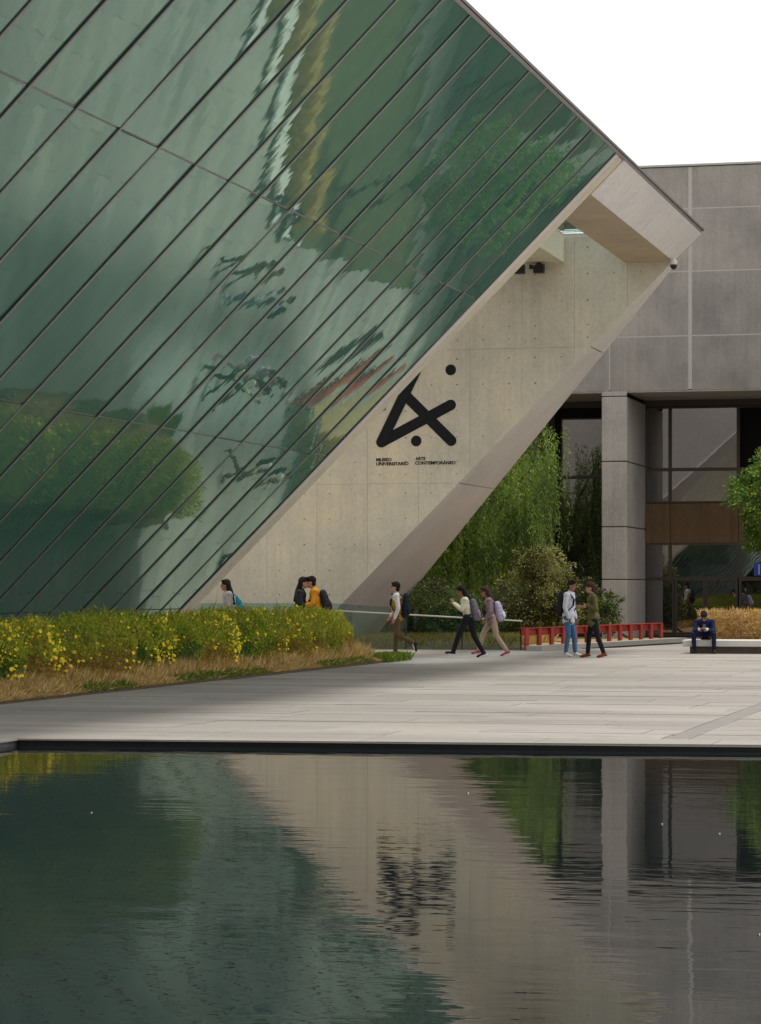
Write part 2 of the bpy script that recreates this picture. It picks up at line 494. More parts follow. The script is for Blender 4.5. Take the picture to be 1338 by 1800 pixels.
mat_paving('paving_slab', False)
plain('drain_stone', (0.24, 0.225, 0.21), 0.8, 0.3, 0, 0.25, 3)
plain('coping_stone', (0.40, 0.36, 0.29), 0.7, 0.3, 0, 0.2, 3)

# ------------------------------------------------------------------ setting: ground, plaza, pool
WATER_Z = -0.075
g = MB().box(-400, 400, -60, 700, -2.0, -0.9).build('ground', MATS['earth']); tag(g, kind='structure')
PX0, PYC = -10.76, 26.83                       # far left corner of the pool
def pool_edge(x): return PYC + (x - PX0) * 0.1027 if x < 0.5 else PYC + (0.5 - PX0) * 0.1027
PB = MB()                                       # plaza base round the pool, 12 mm under the slabs
PB.box(-60, 60, 28.4, 200, -0.6, -0.012)
PB.box(-60, PX0 - 0.04, -40, 28.4, -0.6, -0.012)
PB.box(PX0 - 0.04, 60, -40, 7.5, -0.6, -0.012)
PB.box(40, 60, 7.5, 28.4, -0.6, -0.012)
plaza = PB.build('plaza', MATS['paving']); tag(plaza, kind='structure')
w = MB().add([(PX0 - .5, 7, WATER_Z), (40.5, 7, WATER_Z), (40.5, 29, WATER_Z), (PX0 - .5, 29, WATER_Z)], [(0, 1, 2, 3)]).build('water', MATS['water'])
tag(w, kind='structure')
pb = MB()
xs = [PX0, 0.5, 40.0]
for x0, x1 in zip(xs[:-1], xs[1:]):
    pb.prism([(x0, pool_edge(x0) + .015, -0.6), (x1, pool_edge(x1) + .015, -0.6), (x1, pool_edge(x1) + .015, -0.022), (x0, pool_edge(x0) + .015, -0.022)], (0, 0.3, 0))
pool_wall = pb.build('pool_wall', MATS['pool_black']); tag(pool_wall, kind='structure')
pl2 = MB().box(PX0 - .35, PX0 - .015, 7.5, PYC + .28, -0.6, -0.022).build('pool_wall', MATS['pool_grey']); tag(pl2, kind='structure')
# coping stones along the pool
x = PX0
while x < 4:
    x1 = x + 1.8
    MB().prism([(x + .004, pool_edge(x) - .02, 0), (x1 - .004, pool_edge(x1) - .02, 0), (x1 - .004, 28.395, 0), (x + .004, 28.395, 0)], (0, 0, -0.020)).build('coping_slab', MATS['paving_slab'], plaza)
    x = x1
y = PYC
MB().prism([(PX0 - .9, 7.5, 0), (PX0 + .02, 7.5, 0), (PX0 + .02, PYC - .02, 0), (PX0 - .004, PYC - .02, 0), (PX0 - .004, 28.395, 0), (PX0 - .9, 28.395, 0)], (0, 0, -0.020)).build('coping_slab', MATS['paving_slab'], plaza)
# thin worn metal trim on the pool edge
MB().prism([(PX0, PYC - .034, -0.012), (4, pool_edge(4) - .030, -0.004), (4, pool_edge(4) - .030, -0.016), (PX0, PYC - .030, -0.016)], (0, 0.009, 0)).build('edge_trim', MATS['coping_stone'], plaza)
# long stone planks of the plaza, as far as they can be told apart
row_y = 28.4
rr = random.Random(3)
while row_y < 44:
    x = -14.05 - rr.uniform(0, 1.5)
    while x < (2.5 if row_y < 36 else 0):
        L = rr.choice((1.8, 2.4, 2.4, 3.0))
        xa, xb = max(x, -14.05), x + L
        for a_, b_ in ((xa, min(xb, -4.17)), (max(xa, -3.91), xb)):
            if b_ - a_ > 0.15:
                dz = rr.uniform(-.0025, .0025)
                MB().box(a_ + .006, b_ - .006, row_y + .006, row_y + .894, -0.011, dz).build('paving_slab', MATS['paving_slab'], plaza)
        x += L
    row_y += 0.9
yy = 28.4
while yy < 60:
    MB().box(-4.165, -3.915, yy + .004, yy + 1.196, -0.011, -0.001).build('drain_slab', MATS['drain_stone'], plaza)
    yy += 1.2
# planting bed beside the museum, dry bank behind the glass railing
bed = MB().box(-16.55, -14.07, 14, 57.2, -0.3, 0.03).build('planting_bed', MATS['soil']); tag(bed, kind='structure')
bank = MB().prism([(-17.9, 67.6, -0.011), (-13.5, 67.6, -0.011), (-11.6, 81, -0.011), (-26, 81, -0.011), (-19.3, 75.8, -0.011)], (0, 0, 0.06)).build('dry_bank', MATS['dry_soil']); tag(bank, kind='structure')
rl = MB().box(-9, 30, 66.6, 81.5, -0.2, 0.02).build('lawn', MATS['lawn_ground']); tag(rl, kind='structure')

# ------------------------------------------------------------------ museum
K, ZT, YG, YL = -19.442, 10.45, 54.95, 67.9      # slanted glass lies in the plane x - z = K
def P(y, z, o=0.0):
    return Vector((K + z + o * .7071, y, z - o * .7071))
NRM = Vector((.7071, 0, -.7071))
museum = empty('museum_building', (-19.4, 60, 0))
tag(museum, 'museum with leaning green glass front and pale concrete end wall beside the pool', 'building')
museum_inv = Matrix.Translation((19.4, -60, 0))
def mp(o, parent=None):
    o.parent = parent or museum
    o.matrix_parent_inverse = museum_inv
    return o
seams = [0.02, 1.12, 4.31, 7.50, 10.405]
ys = [53.66 - 1.567 * i for i in range(0, 21)]      # mullions
edges = [YG] + ys
rp = random.Random(11)
for i in range(len(edges) - 1):
    y1, y0 = edges[i], edges[i + 1]
    for z0, z1 in zip(seams[:-1], seams[1:]):
        # every pane sits a hair out of true
        ta, tb = rp.gauss(0, .0038), rp.gauss(0, .0032)
        ya, yb, za, zb = y0 + .004, y1 - .004, z0 + .011, z1 - .011
        # and sags a little between its mullions
        sg_ = .0030 * rp.uniform(.7, 1.35)
        def o(yy, zz):
            t_ = (yy - (ya + yb) / 2) / (yb - ya) * 2
            return ta * (yy - (ya + yb) / 2) + tb * (zz - (za + zb) / 2) + sg_ * (1 - t_ * t_)
        NS = 10
        yq = [ya + (yb - ya) * q / NS for q in range(NS + 1)]
        vs = [P(q, za, o(q, za)) for q in yq] + [P(q, zb, o(q, zb)) for q in yq]
        m = MB().add(vs, [(q, q + 1, q + NS + 2, q + NS + 1) for q in range(NS)])
        bk = [P(ya, za, -.03), P(yb, za, -.03), P(yb, zb, -.03), P(ya, zb, -.03)]
        fr_ = [P(ya, za, -.0005), P(yb, za, -.0005), P(yb, zb, -.0005), P(ya, zb, -.0005)]
        m.add(fr_ + bk, [(7, 6, 5, 4), (1, 0, 4, 5), (2, 1, 5, 6), (3, 2, 6, 7), (0, 3, 7, 4)])
        go = mp(m.build('glass_pane', MATS['green_glass'], recalc=False))
        go.data.polygons.foreach_set('use_smooth', [True] * NS + [False] * 5)
mb = MB()
for z in seams[1:-1]:
    mb.prism([P(edges[-1], z - .012, -.012), P(YG, z - .012, -.012), P(YG, z + .012, -.012), P(edges[-1], z + .012, -.012)], NRM * -.02)
mp(mb.build('seam_backing', MATS['aluminium']))
def mull(y, wid=1.0):
    m = MB().prism([P(y - .024 * wid, 0, .002), P(y + .024 * wid, 0, .002), P(y + .024 * wid, 10.40, .002), P(y - .024 * wid, 10.40, .002)], NRM * .022)
    o = mp(m.build('mullion', MATS['aluminium']))
    m = MB().prism([P(y - .041 * wid, 0, .003), P(y - .0245 * wid, 0, .003), P(y - .0245 * wid, 10.395, .003), P(y - .041 * wid, 10.395, .003)], NRM * .006)
    c = m.build('gasket', MATS['gasket']); c.parent = o
    c.matrix_parent_inverse = Matrix.Identity(4)
for y in ys: mull(y)
mull(YG - .02, 0.9)
# end cheek of the glass volume
mp(MB().prism([(K + .0, YG + .01, 0), (K + ZT - .06, YG + .01, ZT - .06), (-40, YG + .01, ZT - .06), (-40, YG + .01, 0)], (0, 0.36, 0)).build('end_cheek', MATS['edge_concrete']))
mp(MB().prism([(K - .01, YG + .372, 0), (K + ZT - .07, YG + .372, ZT - .06), (-40, YG + .372, ZT - .06), (-40, YG + .372, 0)], (0, 0.55, 0)).build('end_cheek', MATS['wall_concrete']))
# roof slab over the glass volume and roof edge
mp(MB().box(-45, K + ZT - .35, 3, YG, ZT - .10, ZT + .02).build('roof', MATS['flashing']))
mp(MB().prism([P(3, 10.405, .012), P(YL, 10.405, .012), P(YL, 10.445, .012), P(3, 10.445, .012)], Vector((-.30, 0, .0))).build('roof_edge', MATS['aluminium']))
mp(MB().box(K + 10.30, K + 10.475, 3, YL + .06, 10.448, 10.50).build('roof_flashing', MATS['flashing']))
# end beam beyond the glass
XO = K + 9.70
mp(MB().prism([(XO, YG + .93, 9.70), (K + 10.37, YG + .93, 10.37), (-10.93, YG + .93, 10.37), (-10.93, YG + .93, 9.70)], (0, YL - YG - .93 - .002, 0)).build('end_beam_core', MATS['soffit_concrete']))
for ya, yb in ((YG + .94, 62.2), (62.215, YL - .002)):
    mp(MB().prism([P(ya, 9.715, .001), P(yb, 9.715, .001), P(yb, 10.40, .001), P(ya, 10.40, .001)], NRM * .025).build('beam_fascia', MATS['beam_plaster']))
# second beam inside the porch and skylight panes between
mp(MB().box(-13.4, -12.49, YG + .93, YL - .003, 9.76, 10.44).build('porch_beam', MATS['cream_concrete']))
for i in range(6):
    ya = YG + .95 + i * 2.0
    mp(MB().box(-12.48, -10.94, ya, ya + 1.97, 10.47, 10.49).build('skylight_pane', MATS['skylight_glass']))
for i in range(4):
    xa = -13.42 - (i + 1) * 2.2
    mp(MB().box(xa, xa + 2.16, YG + .95, YL - .01, 10.47, 10.49).build('skylight_pane', MATS['skylight_neutral']))
# wedge of concrete behind the porch
YB = 75.3
def yback(x): return YL + (YB - YL) * ((K + ZT) - x) / ZT
c = .075
km = K - c
A0, A1 = (km, YL + .012, 0), (km + ZT - .02, YL + .012, ZT - .02)
B0 = (km, YB, 0)
L0, L1 = (-40, YL + .012, 0), (-40, YL + .012, ZT - .02)
M0, M1 = (-40, yback(-40), 0), (-40, yback(-40), ZT - .02)
mp(MB().add([A0, A1, B0, L0, L1, M0, M1], [(3, 0, 1, 4), (0, 2, 1), (2, 5, 6, 1), (4, 1, 6), (3, 5, 2, 0), (3, 4, 6, 5)]).build('wall_core', MATS['edge_concrete']))
def clip(poly, a, b, cc):
    """keep a*x+b*z<=cc"""
    r = []
    for i in range(len(poly)):
        p, q = poly[i], poly[(i + 1) % len(poly)]
        dp, dq = a * p[0] + b * p[1] - cc, a * q[0] + b * q[1] - cc
        if dp <= 0: r.append(p)
        if dp * dq < 0:
            t = dp / (dp - dq); r.append((p[0] + t * (q[0] - p[0]), p[1] + t * (q[1] - p[1])))
    return r
vx = [-28.4 + 1.3475 * i for i in range(16)]
vz = [0.0, 0.80, 4.22, 7.62, ZT - .03]
GAP = .0045
holes = MB()
for i in range(len(vx) - 1):
    for j in range(len(vz) - 1):
        gl = .0022 if (i % 2) else GAP
        poly = [(vx[i] + gl, vz[j] + GAP), (vx[i + 1] - gl, vz[j] + GAP), (vx[i + 1] - gl, vz[j + 1] - GAP), (vx[i] + gl, vz[j + 1] - GAP)]
        poly = clip(poly, 1, -1, K - .004)
        if len(poly) < 3: continue
        mp(MB().prism([(a, YL, b) for a, b in poly], (0, .05, 0)).build('wall_panel', MATS['wall_concrete']))
        for hx in (vx[i] + .337, vx[i] + 1.01):
            for dz in (-3.16, -2.84, -2.22, -1.55, -.89, -.24):
                hz = vz[j + 1] + dz
                if j == len(vz) - 2: hz += .6
                if hz < vz[j] + .05 or hx > hz + K - .2 or hx < -21.5 or hz > ZT - .3: continue
                hr = random.uniform(.013, .022)
                holes.add([(hx + hr * math.cos(t * .785), YL - .0015, hz + hr * math.sin(t * .785)) for t in range(8)], [tuple(range(8))])
mp(tag(holes.build('tie_holes', MATS['tie_hole']), kind='stuff'))
# slanted end face of the wedge in three lifts
zl = [0.0, 4.22, 7.62, ZT - .10]
for z0, z1 in zip(zl[:-1], zl[1:]):
    z0 += .012; z1 -= .012
    yb0, yb1 = yback(K + z0), yback(K + z1)
    mp(MB().prism([P(YL + .006, z0), P(yb0, z0), P(yb1, z1), P(YL + .006, z1)], NRM * -.05).build('end_panel', MATS['edge_concrete']))
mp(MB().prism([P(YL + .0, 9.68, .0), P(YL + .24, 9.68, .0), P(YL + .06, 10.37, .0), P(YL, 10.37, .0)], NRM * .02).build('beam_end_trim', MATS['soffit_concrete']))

# logo
sign = empty('museum_sign', (-16.3, YL - .01, 5.2))
tag(sign, 'black painted emblem of crossed bars and dots with museum name below on concrete wall', 'sign')
def sp(o):
    o.parent = sign; o.matrix_parent_inverse = Matrix.Translation((16.3, -(YL - .01), -5.2)); return o
def LX(u): return -17.249 + (u - 205) * .002237
def LZ(v): return 5.289 + (1052 - v) * .00214
YS = YL - .004
def disc(u, v, r):
    return MB().prism([(LX(u) + r * math.cos(2 * math.pi * t / 28), YS, LZ(v) + r * math.sin(2 * math.pi * t / 28)) for t in range(28)], (0, .003, 0))
def logobar(u0, v0, u1, v1, r, dy):
    a = Vector((LX(u0), 0, LZ(v0))); b = Vector((LX(u1), 0, LZ(v1)))
    an = math.atan2((b - a).z, (b - a).x)
    pts = []
    for k in range(13):
        t = an - math.pi / 2 + math.pi * k / 12
        pts.append((b.x + r * math.cos(t), YS - dy, b.z + r * math.sin(t)))
    for k in range(13):
        t = an + math.pi / 2 + math.pi * k / 12
        pts.append((a.x + r * math.cos(t), YS - dy, a.z + r * math.sin(t)))
    return MB().prism(pts, (0, .003, 0))
for k, b in enumerate(((205, 1052, 1020, 620), (205, 205, 1025, 1045), (205, 1052, 612, 202))):
    sp(logobar(*b, .137, .004 * k).build('emblem_bar', MATS['logo_black']))
for u, v in ((1020, 202), (615, 1043), (205, 622)):
    sp(disc(u, v, .139).build('emblem_dot', MATS['logo_black']))
def text_mesh(name, body, x, z, size, mat, y=None, width=None, weight=0.0):
    cu = bpy.data.curves.new(name, 'FONT'); cu.body = body; cu.size = size; cu.extrude = 0.0015; cu.offset = weight
    t = bpy.data.objects.new('tmp', cu); COL.objects.link(t)
    dg = bpy.context.evaluated_depsgraph_get()
    me = bpy.data.meshes.new_from_object(t.evaluated_get(dg))
    bpy.data.objects.remove(t)
    co = np.zeros(len(me.vertices) * 3); me.vertices.foreach_get('co', co); co = co.reshape(-1, 3)
    sx = width / (co[:, 0].max() - co[:, 0].min()) if width else 1.0
    x0 = co[:, 0].min()
    new = np.stack([x + (co[:, 0] - x0) * sx, np.full(len(co), y) - co[:, 2], z + co[:, 1]], 1)
    me.vertices.foreach_set('co', new.ravel().astype(np.float32)); me.update()
    me.materials.clear(); me.materials.append(mat)
    o = bpy.data.objects.new(name, me); COL.objects.link(o)
    return o
for body, u, v, wd in (('MUSEO', 143, 1280, 183), ('UNIVERSITARIO', 143, 1330, 382), ('ARTE', 606, 1272, 118), ('CONTEMPORÁNEO', 603, 1325, 474)):
    sp(text_mesh('lettering', body, LX(u), LZ(v), .112, MATS['logo_black'], YL - .004, wd * .002237, .004))

# security dome and floodlights in the porch
cm = empty('security_camera', (-9.62, 67.2, 9.70)); tag(cm, 'small white dome camera with black lens under the beam corner', 'camera')
MB().tube([(0, 0, 0), (0, 0, -.03), (0, 0, -.06), (0, 0, -.16)], [.04, .045, .085, .09], 14).build('housing', MATS['white_plastic'], cm, True)
MB().ell((0, 0, -.17), (.088, .088, .11)).build('dome', MATS['black_plastic'], cm, True)
for xx, lab in ((-13.12, 'black floodlight on the porch wall nearer the pale beam end'), (-13.62, 'black floodlight half hidden behind the glass edge')):
    fl = empty('floodlight', (xx, YL - .01, 9.59)); tag(fl, lab, 'floodlight', 'floodlights in the porch')
    MB().box(-.05, .05, -.16, 0.0, .10, .16).build('bracket', MATS['black_plastic'], fl)
    MB().prism([(-.10, -.34, -.11), (.16, -.34, -.11), (.16, -.34, .11), (-.02, -.34, .11), (-.10, -.34, .05)], (0, .2, 0)).build('housing', MATS['black_plastic'], fl)
    MB().tube([(-.12, -.24, .05), (-.22, -.26, .05)], [.05, .06], 10).build('lamp_head', MATS['black_plastic'], fl)

# ------------------------------------------------------------------ concrete office building behind
office = empty('office_building', (-12, 82, 0))
tag(office, 'grey ribbed concrete building with deep column and dark windows on the right', 'building')
off_inv = Matrix.Translation((12, -82, 0))
def op(o, parent=None):
    o.parent = parent or office
    if parent is None: o.matrix_parent_inverse = off_inv
    return o
YF, YW = 82.0, 85.7
op(MB().box(-34, 16, YF + .005, YF + 4.6, 7.53, 14.22).build('facade_core', MATS['mortar']))
op(MB().box(-34, 16, YW + .3, YW + 12, -.02, 7.52).build('inner_wall', MATS['dark_void']))
op(MB().box(-34, 16, YF + 4.61, YF + 16, 7.53, 14.1).build('rear_block', MATS['facade_concrete']))
bx = [-33.1, -30.3, -27.5, -24.7, -21.9, -19.1, -16.4, -13.69, -11.24, -8.5, -5.75, -3.0, -.25, 2.5, 5.2, 8, 10.8, 13.6]
bz = [7.50, 9.14, 11.08, 12.97, 14.24]
for i in range(len(bx) - 1):
    for j in range(len(bz) - 1):
        gx0 = .055 if abs(bx[i] + 11.24) < .01 else .02
        gx1 = .055 if abs(bx[i + 1] + 11.24) < .01 else .02
        if bx[i + 1] < -17: continue
        op(MB().box(bx[i] + gx0, bx[i + 1] - gx1, YF, YF + .021, bz[j] + (.02 if j else 0), bz[j + 1] - .02).build('facade_panel', MATS['facade_concrete']))
op(MB().box(-34, 16, YF - .03, YF + .5, 14.25, 14.31).build('parapet_cap', MATS['mortar']))
op(MB().box(-34, 16, YF + .02, YW + .2, 7.46, 7.498).build('soffit', MATS['column_concrete']))
colz = [-.01, 1.79, 3.39, 5.37, 7.35]
for cx in (-13.93, -5.2, 3.5, -22.6):
    for z0, z1 in zip(colz[:-1], colz[1:]):
        op(MB().box(cx, cx + .77, YF - .012, YW - .02, z0 + .012, z1 - .012).build('column_block', MATS['column_concrete'], bevel=.022))
    op(MB().box(cx, cx + .77, YF - .012, YF + .02, 7.365, 7.497).build('column_block', MATS['column_concrete']))
    op(MB().box(cx + .03, cx + .74, YF + .03, YW - .03, 0, 7.45).build('column_core', MATS['dark_void']))
def window(x0, x1, z0, z1, fw=.035, y=YW, mat='window_glass', depth=0.0):
    o = op(MB().box(x0, x1, y + .02 + depth, y + .04 + depth, z0, z1).build('window', MATS[mat]))
    m = MB()
    m.box(x0, x1, y - .03, y + .019, z0, z0 + fw); m.box(x0, x1, y - .03, y + .019, z1 - fw, z1)
    m.box(x0, x0 + fw, y - .028, y + .018, z0 + fw, z1 - fw); m.box(x1 - fw, x1, y - .028, y + .018, z0 + fw, z1 - fw)
    f = m.build('frame', MATS['window_frame']); f.parent = o
    return o
cols = [-13.16, -12.38, -10.23, -8.1, -5.95]
for a, b in zip(cols[:-1], cols[1:]):
    deep = .9 if a == -10.23 else 0.0
    window(a + .002, b - .002, 5.27, 7.24, .05, depth=deep)
    window(a + .002, b - .002, 4.22, 5.266, .05, depth=deep)
    op(MB().box(a + .01, b - .01, YW - .01, YW + .05, 2.95, 4.20).build('spandrel', MATS['spandrel_brown']))
    n_r = int((b - a) / .11)
    window(a + .002, b - .002, 1.84, 2.94, .05)
window(-13.158, -12.26, .02, 1.836, .05)
for a, b in ((-12.24, -11.27), (-11.26, -10.25), (-10.21, -9.2), (-9.18, -8.1), (-8.08, -6.0)):
    window(a + .002, b - .002, .02, 1.836, .07)
op(MB().box(-34, 16, YW - .02, YW + .2, 7.26, 7.455).build('head_beam', MATS['window_frame']))
window(-15.88, -13.95, 5.06, 6.94, .05); window(-15.88, -13.95, .02, 5.056, .05)
op(MB().box(-15.9, -13.95, YW - .02, YW + .1, 6.945, 7.255).build('head_panel', MATS['dark_void']))
op(MB().box(-16.02, -15.90, YW - .12, YW + .1, .0, 7.25).build('jamb', MATS['dark_void']))
for i in range(14):
    xa = -22 + i * .425
    op(MB().box(xa + .012, xa + .41, YW - .03, YW + .1, .0, 7.25).build('wall_slat', MATS['dark_rib']))
for a in range(-5, 14, 3):
    if a in (3,): continue
    window(a + .1, a + 2.9, 4.22, 7.24, .06); window(a + .1, a + 2.9, .02, 2.94, .06)
    op(MB().box(a + .1, a + 2.9, YW - .01, YW + .05, 2.95, 4.20).build('spandrel', MATS['spandrel_brown']))
bs = empty('door_sign', (-9.62, YW - .05, 1.92)); tag(bs, 'small blue sign with white upright stroke beside the glass doors', 'sign')
MB().box(-.12, .22, -.012, .012, 0, .40).build('plate', MATS['blue_sign'], bs)
MB().box(.03, .055, -.0145, -.0125, .04, .36).build('white_stroke', MATS['white_plastic'], bs)

# ------------------------------------------------------------------ glass railing in front of the wedge
rail = empty('glass_railing', (-17, 66.9, 0)); tag(rail, 'clear greenish glass railing with pale steel handrail below the concrete wedge', 'railing')
def rlp(o):
    o.parent = rail; o.matrix_parent_inverse = Matrix.Translation((17, -66.9, 0)); return o
rx = [-22.4, -20.9, -19.4, -18.3, -16.35, -14.9, -13.40]
def rtop(x): return 1.16 if x < -18.2 else 1.16 - (x + 18.2) * .072
for a, b in zip(rx[:-1], rx[1:]):
    rlp(MB().prism([(a + .01, 66.9, 0), (b - .01, 66.9, 0), (b - .01, 66.9, rtop(b)), (a + .01, 66.9, rtop(a))], (0, .012, 0)).build('glass_panel', MATS['railing_glass']))
    rlp(MB().box(b - .03, b + .01, 66.915, 66.95, 0, rtop(b) - .1).build('post', MATS['flashing']))
rlp(MB().tube([(-18.3, 66.84, .98), (-13.36, 66.84, .725)], .021, 10).build('handrail', MATS['handrail_steel'], None, True))
for a in rx[3:]:
    rlp(MB().tube([(a, 66.90, .97 - (a + 18.3) * .0516), (a, 66.84, .96 - (a + 18.3) * .0516)], .012, 6).build('rail_clip', MATS['handrail_steel']))

# ------------------------------------------------------------------ red guard rail over the ditch
RA, RB = Vector((-13.33, 66.75, 0)), Vector((-11.42, 77.0, 0))
gr = empty('red_guard_rail', RA); tag(gr, 'low red steel guard rail with broad posts running towards the column', 'guard rail')
d = RB - RA
rn = d.normalized().cross(Vector((0, 0, 1)))
MB().bar(Vector((0, 0, .455)), d + Vector((0, 0, .455)), .05, .16).build('rail_web', MATS['red_steel'], gr)
MB().bar(Vector((0, 0, .545)), d + Vector((0, 0, .545)), .20, .018).build('top_flange', MATS['red_steel'], gr)
MB().bar(Vector((0, 0, .368)), d + Vector((0, 0, .368)), .14, .014).build('bottom_flange', MATS['red_steel'], gr)
for k in range(13):
    c0 = d * ((k + .1) / 12.2)
    MB().bar(c0 + rn * .07 + Vector((0, 0, -.02)), c0 + rn * .07 + Vector((0, 0, .535)), .06, .19, up=d).build('post', MATS['red_steel'], gr)
kb = MB().prism([(-13.15, 66.3, -.01), (-12.75, 66.3, -.01), (-10.75, 77.8, -.01), (-11.15, 77.8, -.01)], (0, 0, .13)).build('kerb', MATS['kerb_stone']); tag(kb, kind='structure')
dt = MB().prism([(-12.55, 68.5, -.004), (-11.6, 70.5, -.004), (-10.4, 77.2, -.004), (-10.72, 77.6, -.004)], (0, 0, .006)).build('kerb_shadow_sheet', MATS['dark_void']); tag(dt, kind='structure')  # flat black sheet painted where the drop beside the kerb lies in shadow

# ------------------------------------------------------------------ bench and dry hedge
bench = empty('stone_bench', (-9.08, 64.9, 0)); tag(bench, 'long low bench with pale stone top and dark base in front of dry hedge', 'bench')
xb = 0.0
while xb < 22:
    L = 2.6
    MB().box(xb + (.006 if xb else 0), xb + L - .006, 0, .95, .155, .315).build('seat_slab', MATS['bench_top'], bench, bevel=.02)
    xb += L
MB().box(.16, 22.9, .14, .9, 0, .154).build('base', MATS['bench_base'], bench)
def blades(n, xr, yr, z0, h, w, lean, mats_w, rng, taper=True):
    """thin upright blades; returns V,F,mi"""
    x = rng.uniform(*xr, n); y = rng.uniform(*yr, n)
    H = h * rng.uniform(.45, 1.25, n)
    a = rng.uniform(0, 2 * np.pi, n)
    lx, ly = rng.normal(0, lean, n) * H, rng.normal(0, lean, n) * H
    W = w * rng.uniform(.6, 1.4, n)
    z0 = np.broadcast_to(z0, n)
    wx, wy = np.cos(a) * W / 2, np.sin(a) * W / 2
    p0 = np.stack([x - wx, y - wy, z0], 1); p1 = np.stack([x + wx, y + wy, z0], 1)
    m0 = np.stack([x + lx * .4 + wx * .8, y + ly * .4 + wy * .8, z0 + H * .6], 1)
    t = np.stack([x + lx, y + ly, z0 + H], 1)
    V = np.stack([p0, p1, m0, t], 1).reshape(-1, 3); F = np.arange(4 * n).reshape(n, 4)
    mi = rng.choice(len(mats_w), n, p=np.array(mats_w) / sum(mats_w))
    return V, F, mi
dh = empty('dry_hedge', (-8.9, 66.4, 0)); tag(dh, 'clipped golden dry hedge behind the stone bench', 'hedge')
n = 52000
rg = np.random.default_rng(5)
pos = np.stack([rg.uniform(0.05, 20, n), rg.uniform(-.42, .75, n), rg.uniform(.25, 1.0, n)], 1)
keep = rg.uniform(0, 1, n) < np.where(pos[:, 0] < 4, 1, .55)
pos = pos[keep]; n = len(pos)
top = .96 + .10 * vnoise(pos * [1, 1, 0], 1.3, 3)
pos[:, 2] = np.minimum(pos[:, 2], top)
fl_ = rg.uniform(0, 1, n) < .6; pos[fl_, 1] = rg.uniform(-.46, -.30, fl_.sum())
dirs = np.stack([rg.normal(0, .5, n), rg.normal(-.15, .5, n), np.full(n, .75)], 1)
V, F = leaves(pos, dirs, .13, .018, .6, rg)
mi = np.where(vnoise(pos, 2.2, 5) + rg.normal(0, .15, n) > .5, 0, 1); mi[rg.uniform(0, 1, n) < .22] = 2
np_mesh('foliage', V, F, [MATS['straw_gold'], MATS['straw_brown'], MATS['straw']], mi, dh)
MB().box(.16, 20, -.22, .7, .0, .84).build('twig_mass', MATS['straw_brown'], dh)

# ------------------------------------------------------------------ flowering hedge along the bed
hedge = empty('flowering_hedge', (-15.6, 43, 0)); tag(hedge, 'long wild green hedge with small yellow flowers along the glass wall', 'hedge')
def hp(o):
    o.parent = hedge; o.matrix_parent_inverse = Matrix.Translation((15.6, -43, 0)); return o
rg = np.random.default_rng(21)
def hedge_pts(n, x0=-16.35, x1=-14.75, y0=29.5, y1=57.0):
    y = rg.uniform(y0, y1, n)
    q = np.stack([np.zeros(n), y, np.zeros(n)], 1)
    # front line wanders, the end rounds off
    fx = x1 + .40 * (vnoise(q, .9, 2) - .5) + .32 * (vnoise(q + rg.normal(0, .02, (n, 3)), 2.8, 4) - .5)
    d_end = np.clip((y1 - y) / 1.0, 0, 1)
    fx = x0 + (fx - x0) * (0.35 + .65 * np.sqrt(d_end))
    tt = rg.uniform(0, 1, n)
    x = fx - (fx - x0) * tt ** 1.6
    ht = 1.03 + .20 * (vnoise(np.stack([x, y, 0 * y], 1), 1.1, 6) - .5) + .26 * (vnoise(np.stack([x, y, 0 * y], 1), 4.0, 9) - .5)
    ht = ht * np.clip(.55 + .45 * np.sqrt(np.clip((y1 - y) / .6, 0, 1)), 0, 1)
    # shoulders: lower right at the front line
    ht = ht * np.clip(.62 + (fx - x) * 1.6, 0, 1)
    z = .04 + ht * rg.uniform(0, 1, n) ** .8
    return np.stack([x, y, z], 1), ht
n = 150000
pos, ht = hedge_pts(n)
dirs = np.stack([rg.normal(.25, .5, n), rg.normal(0, .5, n), np.full(n, .55)], 1)
V, F = leaves(pos, dirs, .055, .022, .7, rg)
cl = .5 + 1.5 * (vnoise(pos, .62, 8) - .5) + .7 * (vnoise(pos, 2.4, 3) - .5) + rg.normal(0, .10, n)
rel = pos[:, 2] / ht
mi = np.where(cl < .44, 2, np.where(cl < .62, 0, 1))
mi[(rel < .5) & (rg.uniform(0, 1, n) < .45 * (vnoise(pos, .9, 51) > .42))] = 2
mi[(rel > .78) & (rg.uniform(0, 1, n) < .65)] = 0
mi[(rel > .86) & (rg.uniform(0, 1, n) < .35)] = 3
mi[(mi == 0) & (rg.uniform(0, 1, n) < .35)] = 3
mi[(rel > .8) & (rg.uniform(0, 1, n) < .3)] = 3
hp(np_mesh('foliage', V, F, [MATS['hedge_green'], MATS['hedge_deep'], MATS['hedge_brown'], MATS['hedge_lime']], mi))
# thin upright shoots that stick out of the top
n = 4200
pos, ht = hedge_pts(n); pos[:, 2] = ht * .88
V, F, mi = blades(n, (0, 1), (0, 1), 0, .22, .009, .3, (5, 2, 2), rg)
V = V.reshape(n, 4, 3); base = (V[:, 0] + V[:, 1]) / 2
V = V - base[:, None] + pos[:, None]
tall = rg.uniform(0, 1, n) < .05
V[tall, :, 2] = pos[tall, None, 2] + (V[tall, :, 2] - pos[tall, None, 2]) * 1.5
hp(np_mesh('shoots', V.reshape(-1, 3), F, [MATS['hedge_green'], MATS['hedge_brown'], MATS['hedge_lime']], mi))
